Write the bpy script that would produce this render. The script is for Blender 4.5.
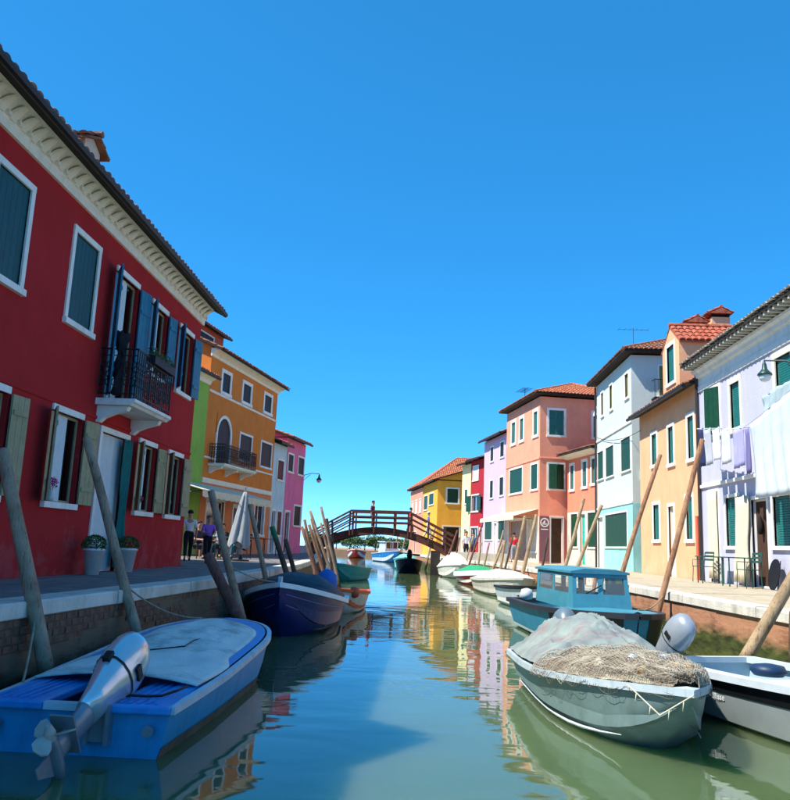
import bpy, bmesh, math, random
from mathutils import Vector, Matrix, noise as mnoise
R = math.radians
random.seed(7)
scene = bpy.context.scene
for o in list(bpy.data.objects):
    bpy.data.objects.remove(o)

# ------------------------------------------------------------------ camera, sky, sun, exposure
cam_data = bpy.data.cameras.new("camera")
cam_data.sensor_fit = 'HORIZONTAL'
cam_data.sensor_width = 36.0
cam_data.lens = 36.0
cam_data.clip_start = 0.05
cam_data.clip_end = 6000
cam = bpy.data.objects.new("camera", cam_data)
scene.collection.objects.link(cam)
YAW, PITCH, ROLL = R(2.6), R(10.4), R(2.35)
_f = Vector((-math.sin(YAW)*math.cos(PITCH), math.cos(YAW)*math.cos(PITCH), math.sin(PITCH)))
_r = _f.cross(Vector((0, 0, 1))).normalized()
_u = _r.cross(_f)
_r2 = _r*math.cos(ROLL) + _u*math.sin(ROLL)
_u2 = _u*math.cos(ROLL) - _r*math.sin(ROLL)
_m = Matrix((_r2, _u2, -_f)).transposed().to_4x4()
_m.translation = Vector((0, 0, 1.7))
cam.matrix_world = _m
scene.camera = cam

SUN_EL, SUN_DIR = R(55), Vector((-1, -0.40, 0)).normalized()
to_sun = Vector((SUN_DIR.x*math.cos(SUN_EL), SUN_DIR.y*math.cos(SUN_EL), math.sin(SUN_EL)))
world = bpy.data.worlds.new("World")
scene.world = world
world.use_nodes = True
wn = world.node_tree
wn.nodes.clear()
sky = wn.nodes.new('ShaderNodeTexSky')
sky.sky_type = 'NISHITA'
sky.sun_disc = False
sky.sun_elevation = SUN_EL
sky.sun_rotation = math.atan2(SUN_DIR.x, SUN_DIR.y)
sky.altitude = 0
sky.air_density = 0.3
sky.dust_density = 0.0
sky.ozone_density = 10.0
hsv = wn.nodes.new('ShaderNodeHueSaturation')
hsv.inputs['Hue'].default_value = 0.494
hsv.inputs['Saturation'].default_value = 1.47
hsv.inputs['Value'].default_value = 2.12
gmn = wn.nodes.new('ShaderNodeGamma')      # the phone's tone curve flattens the sky's range
gmn.inputs['Gamma'].default_value = 0.58
bgn = wn.nodes.new('ShaderNodeBackground')
bgn.inputs['Strength'].default_value = 0.15
wo = wn.nodes.new('ShaderNodeOutputWorld')
wn.links.new(sky.outputs[0], gmn.inputs['Color'])
wn.links.new(gmn.outputs[0], hsv.inputs['Color'])
wn.links.new(hsv.outputs[0], bgn.inputs['Color'])
wn.links.new(bgn.outputs[0], wo.inputs['Surface'])
sun_d = bpy.data.lights.new("sun", 'SUN')
sun_d.energy = 3.8
sun_d.angle = R(0.53)
sun_d.color = (1.0, 0.95, 0.86)
sun_o = bpy.data.objects.new("sun", sun_d)
sun_o.rotation_euler = to_sun.to_track_quat('Z', 'Y').to_euler()
scene.collection.objects.link(sun_o)
vs = scene.view_settings
vs.view_transform = 'Standard'
vs.look = 'None'
vs.gamma = 1.0
vs.exposure = 1.1
scene.cycles.max_bounces = 6
scene.cycles.glossy_bounces = 3
scene.cycles.transmission_bounces = 4

# ------------------------------------------------------------------ helpers
def lin(c):
    out = []
    for x in c[:3]:
        x = x/255.0
        out.append(x/12.92 if x <= .04045 else ((x+.055)/1.055)**2.4)
    return out

def tag(o, label, cat, group=None):
    o['label'] = label
    o['category'] = cat
    if group:
        o['group'] = group
    return o

def empty(name, loc=(0, 0, 0), rz=0.0, parent=None):
    o = bpy.data.objects.new(name, None)
    o.empty_display_size = 0.2
    o.location = loc
    o.rotation_euler = (0, 0, rz)
    scene.collection.objects.link(o)
    if parent:
        o.parent = parent
    return o

def link_mesh(name, me, parent=None, loc=(0, 0, 0), rot=(0, 0, 0), scale=(1, 1, 1)):
    o = bpy.data.objects.new(name, me)
    o.location = loc
    o.rotation_euler = rot
    o.scale = scale
    scene.collection.objects.link(o)
    if parent:
        o.parent = parent
    return o

class MB:
    def __init__(s):
        s.v = []
        s.f = []
    def poly(s, pts):
        n = len(s.v)
        s.v += [tuple(p) for p in pts]
        s.f.append(tuple(range(n, n+len(pts))))
    def box8(s, c):
        n = len(s.v)
        s.v += [tuple(p) for p in c]
        for q in ((0, 3, 2, 1), (4, 5, 6, 7), (0, 1, 5, 4), (1, 2, 6, 5), (2, 3, 7, 6), (3, 0, 4, 7)):
            s.f.append(tuple(n+i for i in q))
    def box(s, x0, x1, y0, y1, z0, z1, pt=None):
        c = [(x0, y0, z0), (x1, y0, z0), (x1, y1, z0), (x0, y1, z0), (x0, y0, z1), (x1, y0, z1), (x1, y1, z1), (x0, y1, z1)]
        if pt:
            c = [pt(*q) for q in c]
        s.box8(c)
    def loft(s, rings, closed=True, cap0=False, cap1=False):
        n = len(s.v)
        m = len(rings[0])
        for r in rings:
            s.v += [tuple(p) for p in r]
        for i in range(len(rings)-1):
            for j in range(m if closed else m-1):
                a = n+i*m+j
                b = n+i*m+(j+1) % m
                s.f.append((a, b, b+m, a+m))
        if cap0:
            s.f.append(tuple(n+j for j in reversed(range(m))))
        if cap1:
            s.f.append(tuple(n+(len(rings)-1)*m+j for j in range(m)))
    def tube(s, path, r, n=8, caps=True):
        path = [Vector(p) for p in path]
        if not isinstance(r, (list, tuple)):
            r = [r]*len(path)
        rings = []
        prev = None
        for i, p in enumerate(path):
            d = (path[min(i+1, len(path)-1)]-path[max(i-1, 0)]).normalized()
            if prev is None:
                a = d.cross(Vector((0, 0, 1)))
                if a.length < .1:
                    a = d.cross(Vector((1, 0, 0)))
                a.normalize()
            else:
                a = (prev - d*prev.dot(d)).normalized()
            prev = a
            b = d.cross(a)
            rings.append([p+(a*math.cos(2*math.pi*k/n)+b*math.sin(2*math.pi*k/n))*r[i] for k in range(n)])
        s.loft(rings, True, caps, caps)
    def lathe(s, prof, n=16, c=(0, 0, 0), caps=True):
        rings = [[(c[0]+r*math.cos(2*math.pi*k/n), c[1]+r*math.sin(2*math.pi*k/n), c[2]+z) for k in range(n)] for r, z in prof]
        s.loft(rings, True, caps, caps)
    def xf(s, M):
        s.v = [tuple(M @ Vector(p)) for p in s.v]
        return s
    def mesh(s, name, mat, smooth=False):
        me = bpy.data.meshes.new(name)
        me.from_pydata(s.v, [], s.f)
        bm = bmesh.new()
        bm.from_mesh(me)
        bmesh.ops.recalc_face_normals(bm, faces=bm.faces)
        bm.to_mesh(me)
        bm.free()
        if smooth:
            me.polygons.foreach_set('use_smooth', [True]*len(me.polygons))
        if mat:
            me.materials.append(mat)
        return me
    def obj(s, name, mat, parent=None, smooth=False, bevel=0):
        o = link_mesh(name, s.mesh(name, mat, smooth), parent)
        if bevel:
            b = o.modifiers.new('bevel', 'BEVEL')
            b.width = bevel
            b.segments = 2
            b.limit_method = 'ANGLE'
        if smooth == 'auto':
            pass
        return o

_mats = {}
def mat(name, col, rough=.8, var=.12, scale=2.5, bump=.0, bscale=30., metal=0., spec=.4, fine=0.0, stain=None, col2=None):
    """procedural surface: base colour mottled by two noises, optional stain colour, fine relief"""
    if name in _mats:
        return _mats[name]
    m = bpy.data.materials.new(name)
    m.use_nodes = True
    nt = m.node_tree
    nd, lk = nt.nodes, nt.links
    bs = nd['Principled BSDF']
    bs.inputs['Roughness'].default_value = rough
    bs.inputs['Metallic'].default_value = metal
    bs.inputs['Specular IOR Level'].default_value = spec
    tc = nd.new('ShaderNodeTexCoord')
    n1 = nd.new('ShaderNodeTexNoise')
    n1.inputs['Scale'].default_value = scale
    n1.inputs['Detail'].default_value = 6
    n1.inputs['Roughness'].default_value = .65
    lk.new(tc.outputs['Object'], n1.inputs['Vector'])
    ramp = nd.new('ShaderNodeValToRGB')
    c = lin(col)
    c2 = lin(col2) if col2 else [min(1, x*(1+var)) for x in c]
    ramp.color_ramp.elements[0].position = .32
    ramp.color_ramp.elements[1].position = .68
    ramp.color_ramp.elements[0].color = [x*(1-var) for x in c]+[1]
    ramp.color_ramp.elements[1].color = c2+[1]
    lk.new(n1.outputs['Fac'], ramp.inputs['Fac'])
    out = ramp.outputs['Color']
    if stain:
        n3 = nd.new('ShaderNodeTexNoise')
        n3.inputs['Scale'].default_value = stain[1]
        n3.inputs['Detail'].default_value = 8
        n3.inputs['Roughness'].default_value = .7
        mp = nd.new('ShaderNodeMapping')
        mp.inputs['Scale'].default_value = stain[3] if len(stain) > 3 else (1, 1, .35)
        mp.inputs['Location'].default_value = (3.7, 1.3, 9.1)
        lk.new(tc.outputs['Object'], mp.inputs['Vector'])
        lk.new(mp.outputs['Vector'], n3.inputs['Vector'])
        r3 = nd.new('ShaderNodeMapRange')
        r3.inputs['From Min'].default_value = .5
        r3.inputs['From Max'].default_value = .72
        r3.inputs['To Max'].default_value = stain[2]
        lk.new(n3.outputs['Fac'], r3.inputs['Value'])
        mx = nd.new('ShaderNodeMix')
        mx.data_type = 'RGBA'
        mx.inputs[7].default_value = lin(stain[0])+[1]
        lk.new(r3.outputs['Result'], mx.inputs[0])
        lk.new(out, mx.inputs[6])
        out = mx.outputs[2]
    lk.new(out, bs.inputs['Base Color'])
    if bump:
        n2 = nd.new('ShaderNodeTexNoise')
        n2.inputs['Scale'].default_value = bscale
        n2.inputs['Detail'].default_value = 5
        lk.new(tc.outputs['Object'], n2.inputs['Vector'])
        b = nd.new('ShaderNodeBump')
        b.inputs['Strength'].default_value = bump
        b.inputs['Distance'].default_value = .02
        lk.new(n2.outputs['Fac'], b.inputs['Height'])
        lk.new(b.outputs['Normal'], bs.inputs['Normal'])
    _mats[name] = m
    return m

def stucco(name, col, st=None, var=.09):
    if 'stucco_'+name in _mats:
        return _mats['stucco_'+name]
    m = mat('stucco_'+name, col, rough=.92, var=var, scale=1.1, bump=.35, bscale=18, spec=.15, stain=(st or [x*.72 for x in col], 2.2, .4))
    # salt bloom and patched plaster: ragged pale patches, mostly low on the wall, and a few repairs higher up
    nt = m.node_tree
    nd, lk = nt.nodes, nt.links
    bs = nd['Principled BSDF']
    src = bs.inputs['Base Color'].links[0].from_socket
    tc = nd.new('ShaderNodeTexCoord')
    sp = nd.new('ShaderNodeSeparateXYZ')
    lk.new(tc.outputs['Object'], sp.inputs[0])
    n1 = nd.new('ShaderNodeTexNoise')
    n1.inputs['Scale'].default_value = 1.7
    n1.inputs['Detail'].default_value = 9
    n1.inputs['Roughness'].default_value = .68
    lk.new(tc.outputs['Object'], n1.inputs['Vector'])
    hz = nd.new('ShaderNodeMapRange')
    hz.inputs['From Min'].default_value = 1.3
    hz.inputs['From Max'].default_value = 0.0
    hz.inputs['To Max'].default_value = .17
    lk.new(sp.outputs['Z'], hz.inputs['Value'])
    ad = nd.new('ShaderNodeMath')
    lk.new(n1.outputs['Fac'], ad.inputs[0])
    lk.new(hz.outputs['Result'], ad.inputs[1])
    th = nd.new('ShaderNodeMapRange')
    th.inputs['From Min'].default_value = .62
    th.inputs['From Max'].default_value = .70
    th.inputs['To Max'].default_value = .2
    lk.new(ad.outputs[0], th.inputs['Value'])
    mx = nd.new('ShaderNodeMix')
    mx.data_type = 'RGBA'
    c = lin(col)
    g = sum(c)/3
    mx.inputs[7].default_value = [min(.8, x*.55+g*.35+.10) for x in c]+[1]
    lk.new(th.outputs['Result'], mx.inputs[0])
    lk.new(src, mx.inputs[6])
    lk.new(mx.outputs[2], bs.inputs['Base Color'])
    return m

M_white = mat('white_trim', (236, 234, 226), .75, .06, 4, .15, 40, stain=((170, 166, 150), 3, .45))
M_stone = mat('istrian_stone', (206, 200, 186), .85, .12, 3, .4, 25, stain=((120, 115, 100), 2.5, .6))
M_dark = mat('dark_glass', (6, 8, 10), .08, .3, 2, spec=.6)
M_void = mat('dark_interior', (20, 17, 15), .9, .3, 3)
M_iron = mat('black_iron', (18, 18, 20), .5, .3, 9, spec=.5)
M_tile = mat('roof_tile', (176, 96, 66), .9, .35, 5, .3, 30, spec=.2, stain=((96, 70, 58), 4, .6, (1, 1, 1)), col2=(206, 132, 96))
M_tileold = mat('old_roof_tile', (128, 84, 66), .92, .35, 5, .3, 30, spec=.2, stain=((70, 62, 56), 4, .7, (1, 1, 1)), col2=(170, 116, 90))
M_tilered = mat('red_roof_tile', (164, 78, 58), .88, .35, 7, .3, 30, spec=.2, stain=((96, 56, 46), 6, .75, (1, 1, 1)), col2=(198, 116, 90))
M_soffit = mat('dark_eave_timber', (44, 36, 32), .9, .25, 6)
M_gutter = mat('dark_gutter', (18, 19, 20), .5, .25, 6, spec=.4)
M_teal = mat('teal_shutter_paint', (10, 78, 84), .55, .15, 6, .2, 60, stain=((30, 60, 66), 6, .5))
M_bluesh = mat('blue_shutter_paint', (28, 116, 146), .5, .15, 6, .2, 60, stain=((20, 60, 90), 6, .5))
M_sage = mat('sage_shutter_paint', (150, 146, 112), .6, .15, 6, .2, 60, stain=((160, 152, 120), 5, .7))
M_green = mat('green_shutter_paint', (12, 66, 40), .5, .2, 6, .2, 60, stain=((10, 46, 30), 6, .5))
M_darksh = mat('dark_shutter_paint', (17, 17, 22), .55, .2, 6, .2, 60)
M_maroon = mat('maroon_paint', (96, 24, 32), .6, .15, 6)
M_olive = mat('olive_shutter_paint', (128, 128, 70), .6, .15, 6)
M_curtain = mat('pale_curtain', (206, 214, 216), .9, .08, 6, .2, 20)
M_beigecloth = mat('beige_cloth', (214, 204, 178), .95, .1, 8, .2, 60)
M_pave_l = mat('grey_paving', (120, 112, 108), .85, .25, 3, .4, 25, stain=((78, 72, 70), 2, .6, (1, 1, 1)))
M_pave_r = mat('pale_paving', (172, 160, 136), .88, .16, 3, .4, 25, stain=((150, 138, 116), 1.6, .6, (1, 1, 1)))
M_joint = mat('paving_joint', (92, 84, 74), .95, .2, 6)
M_skin = mat('skin', (196, 142, 112), .6, .06, 10)

# ------------------------------------------------------------------ water and quays
def make_water():
    mb = MB()
    mb.poly([(-1500, -300, 0), (1500, -300, 0), (1500, 4000, 0), (-1500, 4000, 0)])
    m = bpy.data.materials.new('canal_water')
    m.use_nodes = True
    nt = m.node_tree
    nd, lk = nt.nodes, nt.links
    bs = nd['Principled BSDF']
    bs.inputs['Roughness'].default_value = .03
    bs.inputs['IOR'].default_value = 1.7
    bs.inputs['Subsurface Weight'].default_value = .9
    bs.inputs['Subsurface Radius'].default_value = (.5, 1.0, .5)
    bs.inputs['Subsurface Scale'].default_value = .8
    bs.subsurface_method = 'BURLEY'
    bs.inputs['Base Color'].default_value = (.085, .135, .062, 1)
    bs.inputs['Specular IOR Level'].default_value = .5
    tc = nd.new('ShaderNodeTexCoord')
    geo = nd.new('ShaderNodeNewGeometry')
    def wave(scale, sx, sy, det, dist):
        mp = nd.new('ShaderNodeMapping')
        mp.inputs['Scale'].default_value = (sx, sy, 1)
        lk.new(tc.outputs['Object'], mp.inputs['Vector'])
        n = nd.new('ShaderNodeTexNoise')
        n.inputs['Scale'].default_value = scale
        n.inputs['Detail'].default_value = det
        n.inputs['Distortion'].default_value = dist
        lk.new(mp.outputs['Vector'], n.inputs['Vector'])
        return n.outputs['Fac']
    a = wave(.9, .55, 1.0, 2, .6)
    b = wave(4.0, .5, 1.0, 2, .3)
    # patches of wind-ruffled and of still water
    c = wave(.16, .5, 1.0, 1, 0)
    mr = nd.new('ShaderNodeMapRange')
    mr.inputs['From Min'].default_value = .42
    mr.inputs['From Max'].default_value = .6
    mr.inputs['To Min'].default_value = .15
    mr.inputs['To Max'].default_value = 1.0
    lk.new(c, mr.inputs['Value'])
    mu = nd.new('ShaderNodeMath')
    mu.operation = 'MULTIPLY'
    lk.new(b, mu.inputs[0])
    lk.new(mr.outputs['Result'], mu.inputs[1])
    b1 = nd.new('ShaderNodeBump')
    b1.inputs['Strength'].default_value = .25
    b1.inputs['Distance'].default_value = .04
    lk.new(a, b1.inputs['Height'])
    b2 = nd.new('ShaderNodeBump')
    b2.inputs['Strength'].default_value = .17
    b2.inputs['Distance'].default_value = .018
    lk.new(mu.outputs[0], b2.inputs['Height'])
    lk.new(b1.outputs['Normal'], b2.inputs['Normal'])
    lk.new(b2.outputs['Normal'], bs.inputs['Normal'])
    n4 = nd.new('ShaderNodeTexNoise')
    n4.inputs['Scale'].default_value = .35
    n4.inputs['Detail'].default_value = 3
    lk.new(tc.outputs['Object'], n4.inputs['Vector'])
    rp = nd.new('ShaderNodeValToRGB')
    rp.color_ramp.elements[0].position = .3
    rp.color_ramp.elements[0].color = (.072, .118, .050, 1)
    rp.color_ramp.elements[1].position = .7
    rp.color_ramp.elements[1].color = (.095, .142, .060, 1)
    lk.new(n4.outputs['Fac'], rp.inputs['Fac'])
    lk.new(rp.outputs['Color'], bs.inputs['Base Color'])
    o = mb.obj('canal_water', m)
    o['kind'] = 'structure'
make_water()

LQ = [(-4.35, -6), (-4.1, 6), (-3.85, 10), (-3.65, 14), (-3.7, 19), (-3.9, 25), (-4.6, 34), (-5.7, 44), (-6.5, 50), (-8.5, 62), (-13, 95)]
RQ = [(6.0, -6), (5.35, 8), (4.95, 14), (4.75, 20), (4.7, 28), (4.0, 36), (3.1, 45), (1.5, 49), (0.9, 53), (-.2, 66), (-4.5, 95)]

def edge_x(Q, y):
    for (x0, y0), (x1, y1) in zip(Q, Q[1:]):
        if y0 <= y <= y1:
            return x0+(x1-x0)*(y-y0)/(y1-y0)
    return Q[0][0] if y < Q[0][1] else Q[-1][0]

def quay_wall_mat(name, brick1, brick2, mortar, algae, level, plaster):
    m = bpy.data.materials.new(name)
    m.use_nodes = True
    nt = m.node_tree
    nd, lk = nt.nodes, nt.links
    bs = nd['Principled BSDF']
    bs.inputs['Roughness'].default_value = .85
    bs.inputs['Specular IOR Level'].default_value = .25
    tc = nd.new('ShaderNodeTexCoord')
    sep = nd.new('ShaderNodeSeparateXYZ')
    lk.new(tc.outputs['Object'], sep.inputs[0])
    comb = nd.new('ShaderNodeCombineXYZ')
    lk.new(sep.outputs['Y'], comb.inputs['X'])
    lk.new(sep.outputs['Z'], comb.inputs['Y'])
    br = nd.new('ShaderNodeTexBrick')
    br.inputs['Scale'].default_value = 1.0
    br.inputs['Brick Width'].default_value = .26
    br.inputs['Row Height'].default_value = .075
    br.inputs['Mortar Size'].default_value = .008
    br.inputs['Color1'].default_value = lin(brick1)+[1]
    br.inputs['Color2'].default_value = lin(brick2)+[1]
    br.inputs['Mortar'].default_value = lin(mortar)+[1]
    lk.new(comb.outputs[0], br.inputs['Vector'])
    n1 = nd.new('ShaderNodeTexNoise')
    n1.inputs['Scale'].default_value = 1.6
    n1.inputs['Detail'].default_value = 8
    n1.inputs['Roughness'].default_value = .7
    lk.new(tc.outputs['Object'], n1.inputs['Vector'])
    mp = nd.new('ShaderNodeMapRange')
    mp.inputs['From Min'].default_value = .36
    mp.inputs['From Max'].default_value = .50
    lk.new(n1.outputs['Fac'], mp.inputs['Value'])
    mx = nd.new('ShaderNodeMix')
    mx.data_type = 'RGBA'
    mx.inputs[7].default_value = lin(plaster)+[1]
    lk.new(mp.outputs['Result'], mx.inputs[0])
    lk.new(br.outputs['Color'], mx.inputs[6])
    # tide line: weed grows on the lower, often wet, part of the wall with a ragged upper edge
    n2 = nd.new('ShaderNodeTexNoise')
    n2.inputs['Scale'].default_value = 9.0
    n2.inputs['Detail'].default_value = 8
    mps = nd.new('ShaderNodeMapping')
    mps.inputs['Scale'].default_value = (1, .3, 1)
    lk.new(tc.outputs['Object'], mps.inputs['Vector'])
    lk.new(mps.outputs['Vector'], n2.inputs['Vector'])
    ma = nd.new('ShaderNodeMath')
    ma.operation = 'MULTIPLY_ADD'
    ma.inputs[1].default_value = .34
    lk.new(n2.outputs['Fac'], ma.inputs[0])
    lk.new(sep.outputs['Z'], ma.inputs[2])
    m2 = nd.new('ShaderNodeMapRange')
    m2.inputs['From Min'].default_value = level+.26
    m2.inputs['From Max'].default_value = level+.08
    lk.new(ma.outputs[0], m2.inputs['Value'])
    n3 = nd.new('ShaderNodeTexNoise')
    n3.inputs['Scale'].default_value = 9
    n3.inputs['Detail'].default_value = 6
    lk.new(mps.outputs['Vector'], n3.inputs['Vector'])
    rp = nd.new('ShaderNodeValToRGB')
    rp.color_ramp.elements[0].position = .35
    rp.color_ramp.elements[0].color = [x*.35 for x in lin(algae)]+[1]
    rp.color_ramp.elements[1].position = .65
    rp.color_ramp.elements[1].color = lin(algae)+[1]
    lk.new(n3.outputs['Fac'], rp.inputs['Fac'])
    mx2 = nd.new('ShaderNodeMix')
    mx2.data_type = 'RGBA'
    lk.new(m2.outputs['Result'], mx2.inputs[0])
    lk.new(mx.outputs[2], mx2.inputs[6])
    lk.new(rp.outputs['Color'], mx2.inputs[7])
    lk.new(mx2.outputs[2], bs.inputs['Base Color'])
    b = nd.new('ShaderNodeBump')
    b.inputs['Strength'].default_value = .6
    b.inputs['Distance'].default_value = .03
    lk.new(n3.outputs['Fac'], b.inputs['Height'])
    lk.new(b.outputs['Normal'], bs.inputs['Normal'])
    return m

M_qwall_l = quay_wall_mat('brick_quay_wall', (118, 66, 50), (96, 60, 48), (112, 98, 84), (40, 40, 26), .30, (116, 100, 82))
M_qwall_r = quay_wall_mat('rendered_quay_wall', (158, 102, 74), (140, 90, 68), (150, 124, 100), (76, 84, 40), .50, (172, 124, 94))

def make_quay(name, Q, side, wallmat, pavemat, capmat, slab_y, slab_w, slab_l, wall_limit):
    far = side*90
    mb = MB()
    for (x0, y0), (x1, y1) in zip(Q, Q[1:]):
        mb.poly([(x0, y0, -1.6), (x1, y1, -1.6), (x1, y1, .84), (x0, y0, .84)])
    q = mb.obj('quay_wall', wallmat)
    q['kind'] = 'structure'
    mb = MB()
    for (x0, y0), (x1, y1) in zip(Q, Q[1:]):
        a, b = x0+side*.12, x1+side*.12
        mb.poly([(a, y0, .985), (b, y1, .985), (far, y1, .985), (far, y0, .985)])
        mb.poly([(x0, y0, .838), (x1, y1, .838), (far, y1, .838), (far, y0, .838)])
    p = mb.obj(name, M_joint if slab_y else pavemat)
    p['kind'] = 'structure'
    # coping stones along the edge
    for (x0, y0), (x1, y1) in zip(Q, Q[1:]):
        L = math.hypot(x1-x0, y1-y0)
        n = max(1, round(L/1.35))
        for i in range(n):
            t0, t1 = i/n, (i+1)/n
            ax, ay = x0+(x1-x0)*t0, y0+(y1-y0)*t0
            bx, by = x0+(x1-x0)*t1, y0+(y1-y0)*t1
            if by < 3 or ay > 66:
                continue
            g = .006
            dz = random.uniform(-.004, .006)
            ux, uy = (bx-ax)/L*n, (by-ay)/L*n
            ax, ay, bx, by = ax+ux*g, ay+uy*g, bx-ux*g, by-uy*g
            o = -side*random.uniform(.035, .05)
            w = side*.36
            mb = MB()
            def ring(off, inn, z):
                return [(ax+off, ay, z), (bx+off, by, z), (bx+inn, by, z), (ax+inn, ay, z)]
            mb.loft([ring(o+side*.008, w, .842), ring(o, w, .85), ring(o, w, .985+dz), ring(o+side*.018, w-side*.006, 1.004+dz)], True, True, True)
            mb.obj('coping_stone', capmat, q)
    # paving slabs
    if slab_y:
        y = slab_y[0]
        row = 0
        while y < slab_y[1]:
            x = edge_x(Q, y+slab_l/2)+side*.40
            lim = wall_limit(y)
            k = 0
            while side*(lim-x) > .15:
                w = min(slab_w*random.uniform(.9, 1.1), side*(lim-x))
                if side*(lim-x)-w < .12:
                    w = side*(lim-x)
                mb = MB()
                z = 1.0+random.uniform(-.003, .004)
                y0 = y+.006+(.18*random.random() if k % 2 else 0)*0
                xa, xb = sorted((x+side*.005, x+side*(w-.005)))
                mb.loft([[(xa, y0, .98), (xb, y0, .98), (xb, y+slab_l-.006, .98), (xa, y+slab_l-.006, .98)],
                         [(xa, y0, z-.006), (xb, y0, z-.006), (xb, y+slab_l-.006, z-.006), (xa, y+slab_l-.006, z-.006)],
                         [(xa+.006, y0+.006, z), (xb-.006, y0+.006, z), (xb-.006, y+slab_l-.012, z), (xa+.006, y+slab_l-.012, z)]], True, False, True)
                mb.obj('paving_slab', pavemat, p)
                x += side*w
                k += 1
            y += slab_l
            row += 1
    # beyond the separate slabs the pavement goes on as one sheet
    if slab_y:
        mb = MB()
        ys = [slab_y[1]]+[yy for _, yy in Q if yy > slab_y[1]]
        for y0, y1 in zip(ys, ys[1:]):
            mb.poly([(edge_x(Q, y0)+side*.37, y0, .994), (edge_x(Q, y1)+side*.37, y1, .994), (far, y1, .994), (far, y0, .994)])
        mb.obj('pavement', pavemat, p)
    return q

make_quay('left_pavement', LQ, -1, M_qwall_l, M_pave_l, M_stone, (5.2, 22.0), .44, .84, lambda y: -5.93 if y < 19 else -7.6)
make_quay('right_pavement', RQ, 1, M_qwall_r, M_pave_r, M_stone, (9.5, 33.5), .58, .95, lambda y: 8.62)

# individual bricks standing proud where the facing of the near left quay has lost its mortar
M_brick = mat('quay_brick', (104, 80, 66), .9, .3, 7, .5, 40, stain=((70, 58, 46), 4, .7, (1, 1, 1)), col2=(136, 96, 76))
bmb = MB()
bmb.loft([[(-.0, -.118, -.031), (.0, .118, -.031), (.0, .118, .031), (.0, -.118, .031)],
          [(.018, -.122, -.033), (.018, .122, -.033), (.018, .122, .033), (.018, -.122, .033)],
          [(.022, -.116, -.028), (.022, .116, -.028), (.022, .116, .028), (.022, -.116, .028)]], True, False, True)
brick_me = bmb.mesh('brick', M_brick)
qroot = [o for o in scene.objects if o.name == 'quay_wall'][0]
nb = 0
for c in range(5):
    y = 5.6+(.13 if c % 2 else 0)
    while y < 19 and nb < 290:
        z = .79-c*.078
        if mnoise.noise(Vector((y*.55, c*.35, 2.0))) > -.12+c*.06 and random.random() > .08:
            x = edge_x(LQ, y)
            x2 = edge_x(LQ, y+.1)
            link_mesh('brick', brick_me, qroot, (x-.006+random.uniform(-.004, .006), y, z), (0, 0, -math.atan2(x2-x, .1)+random.uniform(-.02, .02)))
            nb += 1
        y += .258

# ------------------------------------------------------------------ house kit
# face frames: (u along the wall as a viewer reads it, d outwards, z up) -> house coordinates
def front(u, d, z):
    return (u, -d, z)
def right_side(W):
    return lambda u, d, z: (W+d, u, z)
def left_side(D):
    return lambda u, d, z: (-d, D-u, z)

def wall_panel(mb, pt, L, H, holes, rev=.2, z0=0.0):
    xs = sorted(set([0, L]+[h[0] for h in holes]+[h[1] for h in holes]))
    zs = sorted(set([z0, H]+[h[2] for h in holes]+[h[3] for h in holes]))
    for i in range(len(xs)-1):
        for j in range(len(zs)-1):
            cx, cz = (xs[i]+xs[i+1])/2, (zs[j]+zs[j+1])/2
            if any(h[0] < cx < h[1] and h[2] < cz < h[3] for h in holes):
                continue
            mb.poly([pt(xs[i], 0, zs[j]), pt(xs[i+1], 0, zs[j]), pt(xs[i+1], 0, zs[j+1]), pt(xs[i], 0, zs[j+1])])
    for a, b, c, d in holes:
        mb.poly([pt(a, 0, c), pt(a, -rev, c), pt(a, -rev, d), pt(a, 0, d)])
        mb.poly([pt(b, 0, c), pt(b, 0, d), pt(b, -rev, d), pt(b, -rev, c)])
        mb.poly([pt(a, 0, d), pt(a, -rev, d), pt(b, -rev, d), pt(b, 0, d)])
        mb.poly([pt(a, 0, c), pt(b, 0, c), pt(b, -rev, c), pt(a, -rev, c)])

def leaf(pt, uh, sgn, w, z0, z1, ang, d0, material, parent, boards=3, name='shutter', slats=False):
    """one shutter leaf hinged at uh; ang 0 = closed, 180 = folded flat on the wall"""
    a = R(ang)
    e = (sgn*math.cos(a), math.sin(a))
    n = (-sgn*math.sin(a), math.cos(a))
    def lp(s, t, z):
        return pt(uh+e[0]*s+n[0]*t, d0+e[1]*s+n[1]*t, z)
    mb = MB()
    if slats:
        fw = .05
        mb.box(0, fw, -.018, .018, z0, z1, lp)
        mb.box(w-fw, w, -.018, .018, z0, z1, lp)
        mb.box(fw, w-fw, -.018, .018, z0, z0+fw, lp)
        mb.box(fw, w-fw, -.018, .018, z1-fw, z1, lp)
        z = z0+fw+.012
        while z < z1-fw-.05:
            c = [lp(fw, -.014, z), lp(w-fw, -.014, z), lp(w-fw, .014, z+.03), lp(fw, .014, z+.03)]
            c2 = [lp(fw, -.014, z+.008), lp(w-fw, -.014, z+.008), lp(w-fw, .014, z+.038), lp(fw, .014, z+.038)]
            mb.box8(c+c2)
            z += .055
    else:
        g = .006
        for i in range(boards):
            mb.box(w*i/boards+(g if i else 0), w*(i+1)/boards, -.016, .016, z0, z1, lp)
        for zz in (z0+.16*(z1-z0), z1-.2*(z1-z0)):
            mb.box(.03, w-.03, -.034, -.0165, zz, zz+.07, lp)
    return mb.obj(name, material, parent)

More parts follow.
